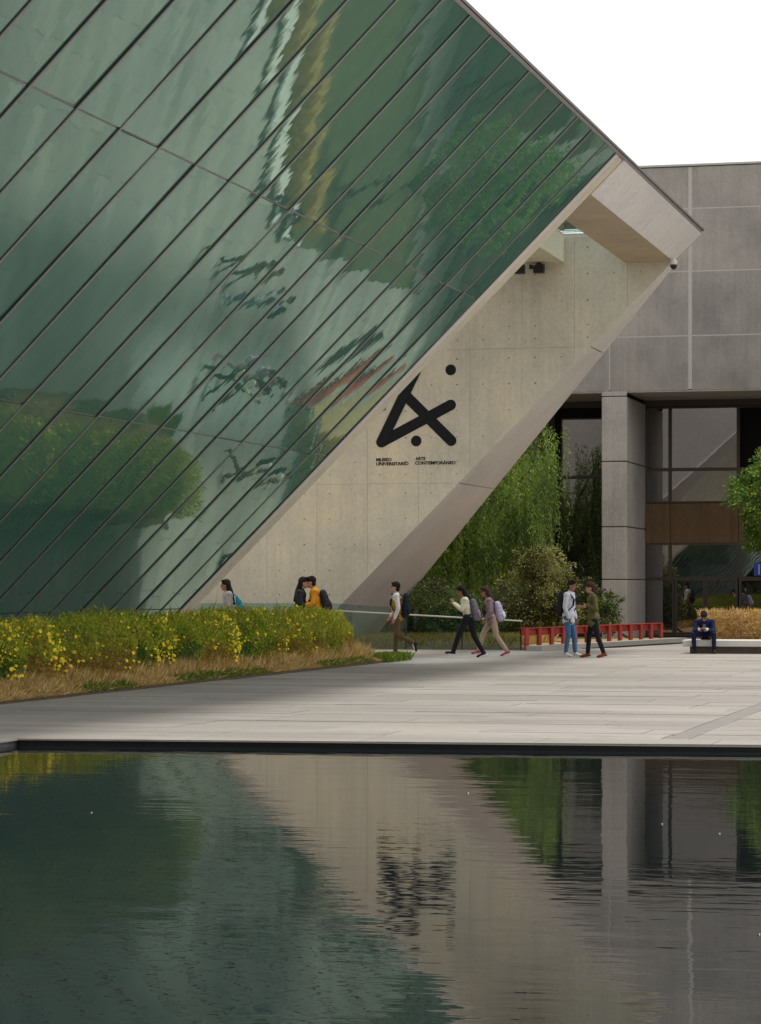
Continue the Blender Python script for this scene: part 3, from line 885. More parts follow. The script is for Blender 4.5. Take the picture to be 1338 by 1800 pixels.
# yellow flowers in drifts
nf = 22000
pos, ht = hedge_pts(nf)
rel = pos[:, 2] / ht
pr = vnoise(pos * [0, 1, 1], 1.0, 12) + .5 * vnoise(pos * [0, 1, 1], 3.1, 13) - .12 * (pos[:, 1] - 34) / 20
pr = pr + rg.normal(0, .16, nf)
sel = (rel > .25) & (pr > .90) & (pos[:, 0] > -15.9)
pos = pos[sel]; pos[:, 0] += .07; n = len(pos)
fv, ff = [], []
for p in pos:
    r0 = random.uniform(.016, .034)
    nrm = Vector((random.gauss(.6, .4), random.gauss(-.5, .4), random.gauss(.5, .3))).normalized()
    a = nrm.orthogonal().normalized(); b = nrm.cross(a)
    b0 = len(fv)
    for k in range(6):
        t = k * math.pi / 3
        fv.append(tuple(Vector(p) + (a * math.cos(t) + b * math.sin(t)) * r0 + nrm * (.006 if k % 2 else 0)))
    ff.append(tuple(range(b0, b0 + 6)))
fm = bpy.data.meshes.new('flowers'); fm.from_pydata(fv, [], ff); fm.materials.append(MATS['flower_yellow'])
fo = bpy.data.objects.new('flowers', fm); COL.objects.link(fo); hp(fo); tag(fo, kind='stuff')
# woody core so that no light falls through
core = MB()
prev = None
for i in range(28):
    yy = 29.6 + i * (26.7 / 27)
    hh = .86 + .08 * math.sin(i * 1.7); fx = -15.12 + .08 * math.sin(i * 2.3); 
    if i == 27: hh *= .7; fx -= .35
    ring = [(-16.25, yy, .0), (fx + .1, yy, .0), (fx, yy, hh * .7), (fx - .25, yy, hh), (-16.2, yy, hh)]
    if prev is not None:
        core.add(prev + ring, [(k, (k + 1) % 5, 5 + (k + 1) % 5, 5 + k) for k in range(5)] + ([(5, 6, 7, 8, 9)] if i == 27 else []))
    prev = ring
hp(core.build('stem_mass', MATS['hedge_deep']))
# dry grass skirt
n = 46000
V, F, mi = blades(n, (-15.15, -14.12), (29.5, 57.1), .03, .30, .011, .20, (6, 3, 1.6, .3), rg)
pc = V.reshape(n, 4, 3)[:, 0]
near_edge = np.clip((-14.10 - pc[:, 0]) / .7, .12, 1) * (.35 + .75 * vnoise(pc, 1.4, 31) + .6 * vnoise(pc, 4.5, 32))
Vr = V.reshape(n, 4, 3); Vr[:, :, 2] = .03 + (Vr[:, :, 2] - .03) * near_edge[:, None]
gm = (pc[:, 0] > -14.42) & (pc[:, 1] > 38) & (vnoise(pc * [0, 1, 0], .55, 41) > .5)
mi[gm & (rg.uniform(0, 1, n) < .8)] = 3
dg_ = np_mesh('dry_grass', Vr.reshape(-1, 3), F, [MATS['straw'], MATS['straw_gold'], MATS['straw_brown'], MATS['grass_green']], mi)
tag(dg_, 'dry straw coloured grass skirt along the foot of the flowering hedge', 'grass', kind='stuff')
n = 2600
V, F, mi = blades(n, (-14.55, -13.95), (55.6, 57.6), .0, .17, .016, .4, (1, .12), rg)
tf = np_mesh('grass_tuft', V, F, [MATS['grass_green'], MATS['straw_gold']], mi)
tag(tf, 'bright green grass tuft at the far tip of the bed by the walking man', 'grass', kind='stuff')
n = 15000
V, F, mi = blades(n, (-18.6, -13.9), (67.7, 74.5), .04, .26, .018, .35, (3, 3, 1, .5), rg)
keepb = np.array([(p[0] > K + .3) and not (p[0] > -13.9 + (p[1] - 67) * .18) for p in V.reshape(n, 4, 3)[:, 0]])
V = V.reshape(n, 4, 3)[keepb].reshape(-1, 3); mi = mi[keepb]; F = np.arange(len(V)).reshape(-1, 4)
bgs = np_mesh('bank_grass', V, F, [MATS['straw_gold'], MATS['straw_brown'], MATS['straw'], MATS['grass_green']], mi)
tag(bgs, 'golden dry grass on the bank behind the glass railing', 'grass', kind='stuff')

# ------------------------------------------------------------------ trees and shrubs
def branch_path(p, q, bend, n=6, seed=0):
    rr = random.Random(seed)
    p, q = Vector(p), Vector(q)
    off = Vector((rr.uniform(-1, 1), rr.uniform(-1, 1), rr.uniform(0, .6))) * bend
    return [p.lerp(q, t / n) + off * math.sin(math.pi * t / n) for t in range(n + 1)]
def weeping_tree(loc, label):
    t = empty('pepper_tree', loc); tag(t, label, 'tree')
    rr = random.Random(5); rg = np.random.default_rng(15)
    m = MB()
    m.tube(branch_path((0, 0, -.05), (.1, .1, 2.6), .2, 6, 3), [.24, .2, .18, .17, .16, .15, .14], 9)
    tips = []
    for k in range(11):
        a = k * 2 * math.pi / 11 + rr.uniform(-.2, .2)
        rad = rr.uniform(1.1, 2.2)
        tip = (rad * math.cos(a) * 1.05, rad * math.sin(a) * .9, rr.uniform(5.0, 6.6) - rad * .2)
        path = branch_path((.1, .1, 2.3 + .05 * k), tip, .5, 6, k)
        m.tube(path, [.11, .09, .07, .055, .04, .03, .015], 6)
        tips += [p for p in path[2:]]
    m.build('trunk', MATS['bark'], t, True)
    # hanging strands
    P0, D0 = [], []
    for s in range(950):
        b = rr.choice(tips)
        a = rr.uniform(0, 2 * math.pi); q = rr.uniform(0, 1) ** .5
        st = Vector((b.x * 1.05 + q * .75 * math.cos(a), b.y + q * .7 * math.sin(a), b.z + rr.uniform(-.1, .45)))
        L = rr.uniform(.8, 3.9); L = min(L, st.z - rr.uniform(.5, 1.2))
        dx, dy = rr.uniform(-.12, .12), rr.uniform(-.12, .12)
        o_ = math.hypot(st.x, st.y)
        k = max(3, int(L / .085))
        for i in range(k):
            f = i / k
            p = st + Vector((dx * f + .16 * f * st.x / (o_ + .1), dy * f + .16 * f * st.y / (o_ + .1), -L * f))
            for q_ in range(3):
                P0.append((p.x + rr.gauss(0, .035), p.y + rr.gauss(0, .035), p.z + rr.gauss(0, .03)))
                D0.append((rr.gauss(0, .55), rr.gauss(0, .55), -.8))
    P0, D0 = np.array(P0), np.array(D0)
    V, F = leaves(P0, D0, .15, .026, .25, rg)
    cl = vnoise(P0, 1.2, 7) + rg.normal(0, .13, len(P0))
    mi = np.where(cl > .46, 0, 1); mi[rg.uniform(0, 1, len(P0)) < .05] = 2
    np_mesh('crown', V, F, [MATS['pepper_green'], MATS['pepper_dark'], MATS['hedge_lime']], mi, t)
    return t
weeping_tree((-17.05, 77.6, 0), 'weeping green pepper tree behind the concrete wedge')
def clump_tree(name, loc, label, cat, clumps, n, leaf, mats, trunk, seed, droop=.2, sub=5):
    t = empty(name, loc); tag(t, label, cat)
    rr = random.Random(seed); rg = np.random.default_rng(seed)
    m = MB()
    base = Vector((0, 0, -.05)); fork = Vector(trunk[1])
    m.tube(branch_path(base, fork, .1, 4, seed), [trunk[0], trunk[0] * .85, trunk[0] * .75, trunk[0] * .68, trunk[0] * .6], 8)
    tw = trunk[0] * .5
    for k, (c, r) in enumerate(clumps):
        m.tube(branch_path(fork, c, .25, 5, seed + k), [tw, tw * .8, tw * .6, tw * .45, tw * .3, tw * .15], 5)
    m.build('trunk', MATS['bark'], t, True)
    tot = sum(r ** 2 for c, r in clumps)
    PP, DD = [], []
    for c, r in clumps:
        # each limb carries many small tufts near the surface of its volume
        nt = max(6, int(sub * r * r * 26))
        for j in range(nt):
            u = rg.normal(0, 1, 3); u /= np.linalg.norm(u)
            cc = np.array(c) + u * np.array([r, r, r * .8]) * rg.uniform(.4, 1.0) * (.72 + .65 * vnoise((np.array(c) * 3 + u)[None], 1.9, seed)[0])
            k = int(n * r * r / tot / nt)
            q = rg.normal(0, 1, (k, 3)); q /= np.linalg.norm(q, axis=1, keepdims=True)
            rad = .19 * rg.uniform(.6, 1.3)
            PP.append(cc + q * rad * rg.uniform(0, 1, (k, 1)) ** .5 * [1, 1, .65])
            DD.append(q * .6 + u * .6 + [0, 0, -droop])
    PP, DD = np.concatenate(PP), np.concatenate(DD)
    V, F = leaves(PP, DD, leaf[0], leaf[1], .4, rg)
    cl = vnoise(PP, 1.7, seed) + rg.normal(0, .17, len(PP))
    mi = np.where(cl > .5, 0, 1)
    if len(mats) > 2: mi[rg.uniform(0, 1, len(PP)) < .12] = 2
    np_mesh('crown', V, F, [MATS[k] for k in mats], mi, t)
    return t
clump_tree('olive_shrub', (-14.55, 75.6, 0), 'pale olive shrub between pepper tree and standing men', 'shrub',
           [((.0, 0, 2.3), .68), ((-.6, .1, 1.6), .7), ((.5, -.1, 1.65), .62), ((.1, -.4, 1.0), .8), ((-.8, -.3, .75), .65), ((.75, -.4, .8), .55)], 24000, (.085, .035),
           ['shrub_olive', 'shrub_dark', 'hedge_lime'], (.07, (0, 0, .5)), 31)
clump_tree('young_tree', (-7.15, 71.5, 0), 'bright green leafy tree cut off by the right edge of the picture', 'tree',
           [((-.9, -.2, 3.9), .85), ((-.35, .1, 4.6), .8), ((.4, 0, 5.0), .95), ((-.75, .3, 3.15), .6), ((.4, -.5, 3.6), .95), ((1.1, .3, 4.2), .95), ((.3, .2, 6.0), .7), ((-.05, -.1, 2.8), .6), ((-1.25, 0, 4.3), .35), ((-1.0, .2, 2.75), .35)], 25000, (.095, .05),
           ['tree_bright', 'tree_mid', 'hedge_lime'], (.11, (.1, 0, 2.1)), 44)
clump_tree('dark_shrub', (-17.3, 74.4, 0), 'dim brownish green shrub under the pepper tree behind the railing', 'shrub',
           [((0, 0, 1.3), .8), ((-.8, .3, 1.0), .7), ((.8, .2, .9), .75), ((1.4, -.3, .6), .6), ((.2, -.5, .6), .7), ((1.9, .4, 1.2), .6)], 15000, (.08, .035),
           ['shrub_dark', 'pepper_dark', 'shrub_olive'], (.06, (0, 0, .4)), 53)
clump_tree('dark_shrub', (-12.6, 80.2, 0), 'low dark leafy shrub at the foot of the concrete column', 'shrub',
           [((-.95, -.6, .7), .55), ((-.8, -.5, 1.2), .4), ((-1.6, -.4, .7), .6), ((-1.5, -.4, 1.4), .45)], 8000, (.085, .04),
           ['shrub_dark', 'tree_mid', 'shrub_olive'], (.05, (-.6, -.3, .4)), 57)

# ------------------------------------------------------------------ people
SKIN = [plain('skin_light', (0.46, 0.26, 0.18), 0.55, 0.3, 0, .08), plain('skin_tan', (0.33, 0.17, 0.11), 0.55, 0.3, 0, .08)]
def cloth(name, col, rough=.85):
    m, n, l = new_mat(name)
    v = coords(n, l)
    f = noise(n, l, v, 22, 3); g2 = noise(n, l, v, 6, 2)
    c = mixc(n, l, tuple(x * .8 for x in col), tuple(min(1, x * 1.15) for x in col), f)
    out(n, l, principled(n, l, c, rough, .2, 0, bump(n, l, g2, .6, .03)))
    return m
for nm, c_ in dict(shirt_white=(.66, .66, .68), vest_mustard=(.42, .22, .035), trousers_khaki=(.115, .082, .036), navy_pack=(.012, .016, .030), sweater_cream=(.66, .62, .47),
                   trousers_black=(.012, .013, .018), pack_grey=(.13, .12, .15), trousers_beige=(.42, .32, .24), pack_lilac=(.42, .38, .52), top_mauve=(.24, .17, .19), hoodie_pale=(.62, .64, .74),
                   jeans_blue=(.065, .165, .30), pack_black=(.022, .022, .028), sweater_olive=(.115, .10, .04), suit_navy=(.010, .016, .055), jacket_orange=(.62, .27, .02), coat_dark=(.022, .028, .035),
                   bag_teal=(.015, .20, .30), scarf_white=(.6, .57, .55), hair_black=(.013, .010, .010), hair_brown=(.05, .026, .018), shoe_black=(.02, .02, .024), shoe_white=(.68, .66, .58),
                   shoe_brown=(.22, .065, .03), shoe_pink=(.45, .07, .14), sole_white=(.7, .7, .7), shirt_blue=(.16, .22, .34), top_grey=(.36, .34, .36)).items():
    cloth(nm, c_)
def person(label, loc, yaw, J, skin, hair, top, legs, shoes, extras=(), group=None, size=1.0, long_hair=0.0, hem=-.10, bulk=1.0, sole='sole_white', sleeve=.96, hscale=1.0, hair_hat=1.0):
    """J: joints in local axes (x forward, y left, z up). One skinned body, clothes as children."""
    root = empty('person', loc, yaw); tag(root, label, 'person', group); root.scale = (size,) * 3
    V3 = lambda k: Vector(J[k])
    pel, nk, hd = V3('pelvis'), V3('neck'), V3('head')
    face = Vector(J.get('face', (1, 0, 0))).normalized()
    up = (hd - nk); up = (up - face * up.dot(face)).normalized()
    side = up.cross(face).normalized()
    HM = Matrix((face, side, up)).transposed()
    shL, shR = V3('shL'), V3('shR')
    ax = (shL - shR); ax.z = 0; an = math.atan2(-ax.x, ax.y)
    spine = (nk - pel).normalized()
    sf = ax.normalized().cross(spine).normalized() if ax.length > .01 else Vector((1, 0, 0))
    TM = Matrix((sf, ax.normalized(), spine)).transposed()
    hips = {'L': pel + Vector((0, .088, -.02)), 'R': pel + Vector((0, -.088, -.02))}
    for s in 'LR':
        if 'hip' + s in J: hips[s] = V3('hip' + s)
    def torso(m, e, lo=-.10, arms=True):
        L = (nk - pel).length
        for f, (rx_, ry_, rz_) in (((lo / L, (.105, .150, .10)), (0.0, (.112, .155, .13))) if lo < 0 else ((.06, (.085, .120, .07)),)) + ( (.28, (.100, .138, .14)), (.52, (.112, .155, .15)), (.76, (.108, .165, .13))):
            m.ell(pel + ((nk - pel) * f if f >= 0 else Vector((0, 0, f * L))), ((rx_ + e + (.022 if f < .1 and e > 0 else 0)) * bulk, (ry_ + e + (.016 if f < .1 and e > 0 else 0)) * bulk, rz_ + e * .4), TM if f >= 0 else None)
        m.capsule(shL, shR, .062 + e * .7, .062 + e * .7)
        m.capsule(pel + (nk - pel) * .86, nk, .085 + e * .5, .058 + e * .5)
    def arms(m, e, f=1.0, bare=False):
        for s in 'LR':
            a, b, c = V3('sh' + s), V3('el' + s), V3('wr' + s)
            if bare: m.capsule(a, b, .044, .038); m.capsule(b, c, .038, .026)
            else:
                m.capsule(a, b, .052 + e, .044 + e); m.capsule(b, b + (c - b) * f, .045 + e, .033 + e)
    body = MB()
    torso(body, -.03, .02)
    arms(body, 0, 1, True)
    for s in 'LR':
        body.capsule(hips[s], V3('kn' + s), .078, .052); body.capsule(V3('kn' + s), V3('an' + s), .05, .034)
    body.capsule(nk - (hd - nk) * .2, hd, .054, .052)
    body.ell(hd + up * .02 * hscale - face * .008, (.094 * hscale, .075 * hscale, .108 * hscale), HM)
    body.ell(hd + face * .030 - up * .052, (.058, .056, .066), HM)
    body.ell(hd + face * .052 - up * .088, (.030, .036, .026), HM)
    body.ell(hd + face * .098 - up * .018, (.018, .014, .026), HM)
    for sg in (1, -1):
        body.ell(hd + side * .076 * sg - up * .008 - face * .01, (.018, .011, .032), HM)
    bo = body.remesh('body', SKIN[skin], root, .0145, 2)
    # hands: palm and five separate curled fingers
    hm = MB()
    for s, sg in (('L', 1), ('R', -1)):
        wv, ev = V3('wr' + s), V3('el' + s)
        d = (wv - ev).normalized()
        if 'hd' + s in J: d = Vector(J['hd' + s]).normalized()
        inn = Vector(J.get('palm' + s, (0.35, -sg, 0))); inn = (inn - d * inn.dot(d)).normalized()   # palm faces inwards
        wd = d.cross(inn).normalized()
        if wd.x < 0 and 'palm' + s not in J: wd = -wd                                              # thumb side to the front
        hm.ell(wv + d * .045, (.048, .036, .016), Matrix((d, wd, inn)).transposed(), 10, 7)
        for k, (o_, L) in enumerate(((.026, .072), (.009, .080), (-.009, .074), (-.025, .058))):
            b = wv + d * .080 + wd * o_
            m1 = b + d * L * .5 + inn * .010
            m2 = m1 + d * L * .32 + inn * .022
            hm.tube([b - d * .012, b, m1, m2], [.0085, .009, .0082, .006], 6)
        b = wv + d * .022 + wd * .030
        hm.tube([b - wd * .012, b, b + (d * .55 + wd * .65 + inn * .3) * .034, b + (d * 1.05 + wd * .8 + inn * .6) * .048], [.011, .0115, .010, .007], 6)
    hm.build('hands', SKIN[skin], bo, True)
    ey = MB()
    for sg in (1, -1):
        ey.ell(hd + face * .082 + side * .031 * sg + up * .004, (.012, .016, .010), HM, 8, 6)
        ey.ell(hd + face * .083 + side * .032 * sg + up * .028, (.010, .022, .006), HM, 8, 6)
    ey.ell(hd + face * .083 - up * .062, (.008, .024, .006), HM, 8, 6, 1)
    ey.build('eyes', [MATS['hair_black'], MATS['shoe_brown']], bo, True)
    # hair
    h = MB()
    h.ell(hd + up * .046 * hscale - face * .022, (.104 * hscale * hair_hat, .087 * hscale * hair_hat, .100 * hscale), HM)
    h.ell(hd + up * .098 + face * .035, (.060, .066, .034), HM)
    h.ell(hd - face * .055 - up * .02, (.055, .078, .085), HM)
    if long_hair:
        a = hd - face * .06 + up * .02
        for sg in (-1, 0, 1):
            b = nk - face * (.085 if not sg else .05) + side * .055 * sg - up * .02
            h.capsule(a + side * .045 * sg, b, .060, .055)
            h.capsule(b, b - spine * long_hair - face * .05 + side * .01 * sg, .055, .025)
    h.remesh('hair', MATS[hair], root, .013, 2)
    # clothes
    t = MB()
    torso(t, .012, hem); arms(t, .008, sleeve)
    to = t.remesh('top', MATS[top], root, .0145, 2)
    l_ = MB()
    for s in 'LR':
        kn, an_ = V3('kn' + s), V3('an' + s)
        l_.capsule(hips[s] + Vector((0, 0, .03)), kn, .092 * bulk, .066); l_.capsule(kn, kn + (an_ - kn) * .93, .064, .050)
    l_.ell(pel + Vector((0, 0, -.03)), (.125 * bulk, .163 * bulk, .13)); l_.ell(pel + Vector((0, 0, .04)), (.108 * bulk, .15 * bulk, .10))
    l_.remesh('trousers', MATS[legs], root, .0145, 2)
    for s in 'LR':
        an_, toe = V3('an' + s), V3('toe' + s)
        d = (toe - an_)
        hz_ = d.normalized()
        upn = V3('shin' + s) if 'shin' + s in J else (V3('kn' + s) - an_).normalized()
        sd = upn.cross(hz_).normalized(); upn = hz_.cross(sd).normalized()
        FM = Matrix((hz_, sd, upn)).transposed()
        L = d.length
        sh_ = MB()
        heel = an_ - hz_ * .045
        sh_.ell(heel + hz_ * .045 - upn * .005, (.062, .044, .052), FM)
        sh_.ell(heel + hz_ * (.06 + L * .42) - upn * .026, (.115, .045, .036), FM)
        sh_.ell(heel + hz_ * (L * .8) - upn * .032, (.080, .046, .028), FM)
        so_ = sh_.remesh('shoe', MATS[shoes], root, .0125, 2)
        sl = MB()
        sl.prism([heel + hz_ * u * L - upn * .062 + sd * v for u, v in ((-.12, -.028), (.0, -.038), (.5, -.034), (.8, -.046), (1.05, -.034), (1.13, 0), (1.05, .036), (.8, .048), (.5, .040), (.0, .038), (-.12, .028))], upn * .022)
        sl.build('sole', MATS[sole], so_)
    for e in extras:
        e(root, J, TM, pel, nk, spine, sf)
    return root
def vest(mat):
    def f(root, J, TM, pel, nk, spine, sf):
        m = MB(); L = (nk - pel).length
        for fr, r in ((-.10, (.130, .172, .10)), (.05, (.132, .175, .13)), (.28, (.122, .162, .14)), (.52, (.133, .178, .15)), (.72, (.128, .168, .12))):
            m.ell(pel + (nk - pel) * fr, r, TM)
        a = nk - spine * .02
        for sg in (1, -1):
            m.capsule(a + TM @ Vector((.02, .09 * sg, -.05)), a + TM @ Vector((-.02, .075 * sg, .0)), .05, .04)
        m.remesh('vest', MATS[mat], root, .0145, 2)
        s = MB()
        s.ell(pel + (nk - pel) * .55 + sf * .135, (.012, .035, .19), TM)
        s.build('shirt_front', MATS['shirt_white'], root, True)
        b = MB()
        c0 = nk + sf * .085 + spine * .0
        for sg in (1, -1): b.ell(c0 + TM @ Vector((.015, .035 * sg, 0)), (.016, .032, .022), TM, 8, 6)
        b.build('bow_tie', MATS['hair_black'], root, True)
    return f
def backpack(label, loc, yaw, tilt, mat, h=.44, w=.15, d=.085, straps=True, pocket=None, J=None, strap_mat=None):
    t = empty('backpack', loc, yaw); tag(t, label, 'backpack')
    t.rotation_euler = (0, tilt, yaw)
    m = MB()
    for fz, s in ((-.36, .95), (-.18, 1.03), (0, 1.0), (.2, .93), (.36, .78)):
        m.ell((0, 0, h * fz), (d * s, w * s, h * .22))
        for sg in (1, -1): m.ell((d * .15, w * .55 * sg, h * fz), (d * .8 * s, w * .45 * s, h * .22))
    m.remesh('bag', MATS[mat], t, .014, 2)
    p = MB(); p.ell((-d * .85, 0, -h * .20), (d * .42, w * .72, h * .20)); p.ell((-d * .85, 0, -h * .28), (d * .42, w * .76, h * .16))
    p.remesh('pocket', MATS[pocket or mat], t, .014, 2)
    sm = MATS[strap_mat or 'pack_black']
    if straps:
        for sg in (1, -1):
            s = MB()
            a = [(d * .8, .085 * sg, h * .36), (d + .07, .095 * sg, h * .50), (d + .17, .10 * sg, h * .47), (d + .255, .108 * sg, h * .25), (d + .255, .125 * sg, -.02), (d + .15, .165 * sg, -h * .28), (d * .7, .13 * sg, -h * .42)]
            for q in range(len(a) - 1):
                s.bar(a[q], a[q + 1], .045 if q < 4 else .025, .012, up=(0, sg, .01) if q > 2 else (0, 0, 1))
            s.build('strap', sm, t)
    s = MB(); s.tube([(d * .5, -.03, h * .46), (d * .5, -.02, h * .54), (d * .5, .02, h * .54), (d * .5, .03, h * .46)], .008, 6)
    s.build('handle', sm, t)
    return t
def stand(**kw):
    J = dict(pelvis=(0, 0, .93), neck=(.02, 0, 1.44), head=(.035, 0, 1.585), shL=(0, .175, 1.385), shR=(0, -.175, 1.385),
             elL=(-.03, .215, 1.10), elR=(-.03, -.215, 1.10), wrL=(.04, .215, .86), wrR=(.04, -.215, .86),
             knL=(.03, .10, .50), knR=(.03, -.10, .50), anL=(0, .11, .075), anR=(0, -.11, .075), toeL=(.155, .13, .045), toeR=(.155, -.13, .045))
    J.update(kw)
    return J
LEFT, RIGHT = math.pi, 0.0
# walking man in mustard vest
p1 = (-15.17, 61.35, 0)
person('walking man in mustard vest and bow tie with white sleeves', p1, LEFT + .05, stand(
    pelvis=(.02, 0, .91), neck=(.06, 0, 1.42), head=(.085, 0, 1.565), shL=(.02, .175, 1.37), shR=(.06, -.175, 1.37),
    elL=(-.03, .21, 1.09), wrL=(.06, .20, .85), elR=(.08, -.21, 1.09), wrR=(.22, -.18, .90),
    knL=(.02, .10, .48), knR=(.08, -.09, .50), anR=(.10, -.09, .085), toeR=(.26, -.10, .05),
    hipL=(.02, .088, .89), hipR=(.02, -.088, .89), anL=(-.40, .09, .27), toeL=(-.455, .10, .115), shinL=(-.9, 0, .3)),
    0, 'hair_black', 'shirt_white', 'trousers_khaki', 'shoe_black', [vest('vest_mustard')], hem=.02)
backpack('dark navy backpack on the walking man in the vest', (p1[0] + .17, p1[1] + .01, 1.15), LEFT + .05, -.05, 'navy_pack', .50, .155, .085)
# woman in cream sweater with her phone up
p2 = (-13.16, 59.7, 0)
person('walking woman in cream sweater and black trousers with raised hands', p2, LEFT + .05, stand(
    pelvis=(.0, 0, .885), neck=(.085, 0, 1.35), head=(.155, 0, 1.475), face=(.97, 0, -.25), shL=(.045, .155, 1.29), shR=(.07, -.155, 1.29),
    elL=(.12, .20, 1.07), wrL=(.315, .10, 1.21), elR=(.14, -.20, 1.07), wrR=(.33, -.10, 1.21), hdL=(.5, -.25, .8), hdR=(.5, .25, .8),
    knL=(.20, .09, .49), knR=(-.12, -.09, .475), anL=(.33, .09, .12), toeL=(.475, .10, .135), anR=(-.33, -.09, .10), toeR=(-.19, -.10, .05),
    hipL=(.02, .085, .865), hipR=(-.02, -.085, .865)),
    1, 'hair_black', 'sweater_cream', 'trousers_black', 'shoe_black', [], None, 1.0, .10, .02, 1.0)
backpack('grey and maroon backpack on the woman in cream sweater', (p2[0] + .145, p2[1] + .02, 1.07), LEFT + .05, .18, 'pack_grey', .44, .15, .09, True, 'top_mauve')
ph = empty('phone', (p2[0] - .415, p2[1] - .01, 1.27)); tag(ph, 'dark phone held up by the woman in cream sweater', 'phone')
MB().box(-.005, .005, -.036, .036, -.02, .13).build('case', MATS['black_plastic'], ph, bevel=.003)
MB().box(.0055, .0065, -.032, .032, -.014, .124).build('screen', MATS['window_glass'], ph)
# companion in beige trousers
p3 = (-12.88, 61.0, 0)
person('walking woman in beige trousers and pink shoes behind her companion', p3, LEFT + .05, stand(
    pelvis=(.0, 0, .875), neck=(.10, 0, 1.33), head=(.17, 0, 1.46), face=(.98, 0, -.2), shL=(.055, .155, 1.275), shR=(.08, -.155, 1.275),
    elL=(.02, .20, 1.02), wrL=(.14, .17, .84), elR=(.12, -.19, 1.02), wrR=(.26, -.15, .90),
    knL=(-.10, .09, .47), knR=(.24, -.09, .49), anL=(-.36, .09, .10), toeL=(-.215, .10, .05), anR=(.34, -.09, .105), toeR=(.485, -.10, .09),
    hipL=(-.02, .085, .855), hipR=(.02, -.085, .855)),
    1, 'hair_brown', 'top_mauve', 'trousers_beige', 'shoe_pink', [], None, 1.0, .30, -.09, 1.0)
backpack('lilac and white backpack on the woman in beige trousers', (p3[0] + .155, p3[1] + .02, 1.02), LEFT + .05, .22, 'pack_lilac', .42, .15, .095, True, 'hoodie_pale')
# two men talking
p4 = (-11.14, 61.15, 0)
person('standing man in pale hoodie and blue jeans with white shoes', p4, RIGHT - .25, stand(
    pelvis=(-.01, 0, .945), neck=(.03, 0, 1.46), head=(.075, 0, 1.605), face=(1, -.1, -.12), shL=(.0, .18, 1.40), shR=(.02, -.18, 1.40),
    elR=(.0, -.225, 1.12), wrR=(.09, -.21, .87), elL=(.0, .225, 1.12), wrL=(.07, .22, .87),
    knL=(.08, .09, .50), knR=(.02, -.09, .50), anL=(.10, .12, .075), toeL=(.26, .15, .045), anR=(-.03, -.11, .075), toeR=(.12, -.14, .045)),
    1, 'hair_black', 'hoodie_pale', 'jeans_blue', 'shoe_white', [], None, 1.0, 0, -.14)
backpack('black backpack on the man in pale hoodie', (p4[0] - .185, p4[1] + .05, 1.19), RIGHT - .25, .04, 'pack_black', .50, .16, .10)
p5 = (-10.46, 60.45, 0)
person('man in olive sweater and black trousers with brown shoes gesturing', p5, LEFT + .12, stand(
    pelvis=(.0, 0, .90), neck=(.03, 0, 1.41), head=(.07, 0, 1.552), shL=(-.02, .18, 1.355), shR=(.04, -.18, 1.355),
    elL=(-.08, .235, 1.07), wrL=(.13, .20, 1.17), hdL=(.8, -.1, -.35), elR=(.08, -.22, 1.08), wrR=(.26, -.10, 1.13), hdR=(.8, .3, .1),
    knL=(-.10, .09, .48), knR=(.10, -.09, .49), anL=(-.245, .10, .085), toeL=(-.10, .12, .045), anR=(.13, -.09, .075), toeR=(.29, -.11, .045),
    hipL=(-.01, .088, .88), hipR=(.01, -.088, .88)),
    0, 'hair_brown', 'sweater_olive', 'trousers_black', 'shoe_brown', [], None, 1.0, 0, -.13, 1.03, 'shoe_brown')
# seated man in navy suit
p6 = (-8.55, 65.12, 0)
def lapels(root, J, TM, pel, nk, spine, sf):
    m = MB(); m.ell(pel + (nk - pel) * .68 + sf * .125, (.012, .045, .12), TM); m.build('shirt_front', MATS['shirt_blue'], root, True)
    for s in 'LR':
        w_, e_ = Vector(J['wr' + s]), Vector(J['el' + s])
        MB().capsule(w_ + (e_ - w_) * .10, w_ + (e_ - w_) * .02, .039, .039).build('cuff', MATS['shirt_white'], root, True)
person('seated man in navy suit bent over his phone on the bench', p6, -math.pi / 2, dict(
    pelvis=(-.05, 0, .43), neck=(.24, 0, .80), head=(.335, 0, .875), face=(.72, 0, -.70), shL=(.20, .185, .745), shR=(.20, -.185, .745),
    elL=(.33, .235, .52), elR=(.33, -.235, .52), wrL=(.46, .085, .57), wrR=(.46, -.085, .57), hdL=(.5, -.8, .2), hdR=(.5, .8, .2),
    hipL=(-.02, .10, .415), hipR=(-.02, -.10, .415), knL=(.37, .24, .46), knR=(.37, -.24, .46), anL=(.30, .235, .085), anR=(.30, -.235, .085),
    toeL=(.455, .27, .045), toeR=(.455, -.27, .045)),
    1, 'hair_black', 'suit_navy', 'suit_navy', 'shoe_black', [lapels], None, 1.0, 0, -.03, 1.0, 'shoe_black', .9)
ph = empty('phone', (p6[0], p6[1] - .53, .585)); tag(ph, 'dark phone in the hands of the seated man', 'phone')
MB().box(-.065, .065, -.035, .035, -.004, .005).build('case', MATS['black_plastic'], ph, bevel=.002)
MB().box(-.06, .06, -.031, .031, .0053, .006).build('screen', MATS['window_glass'], ph)
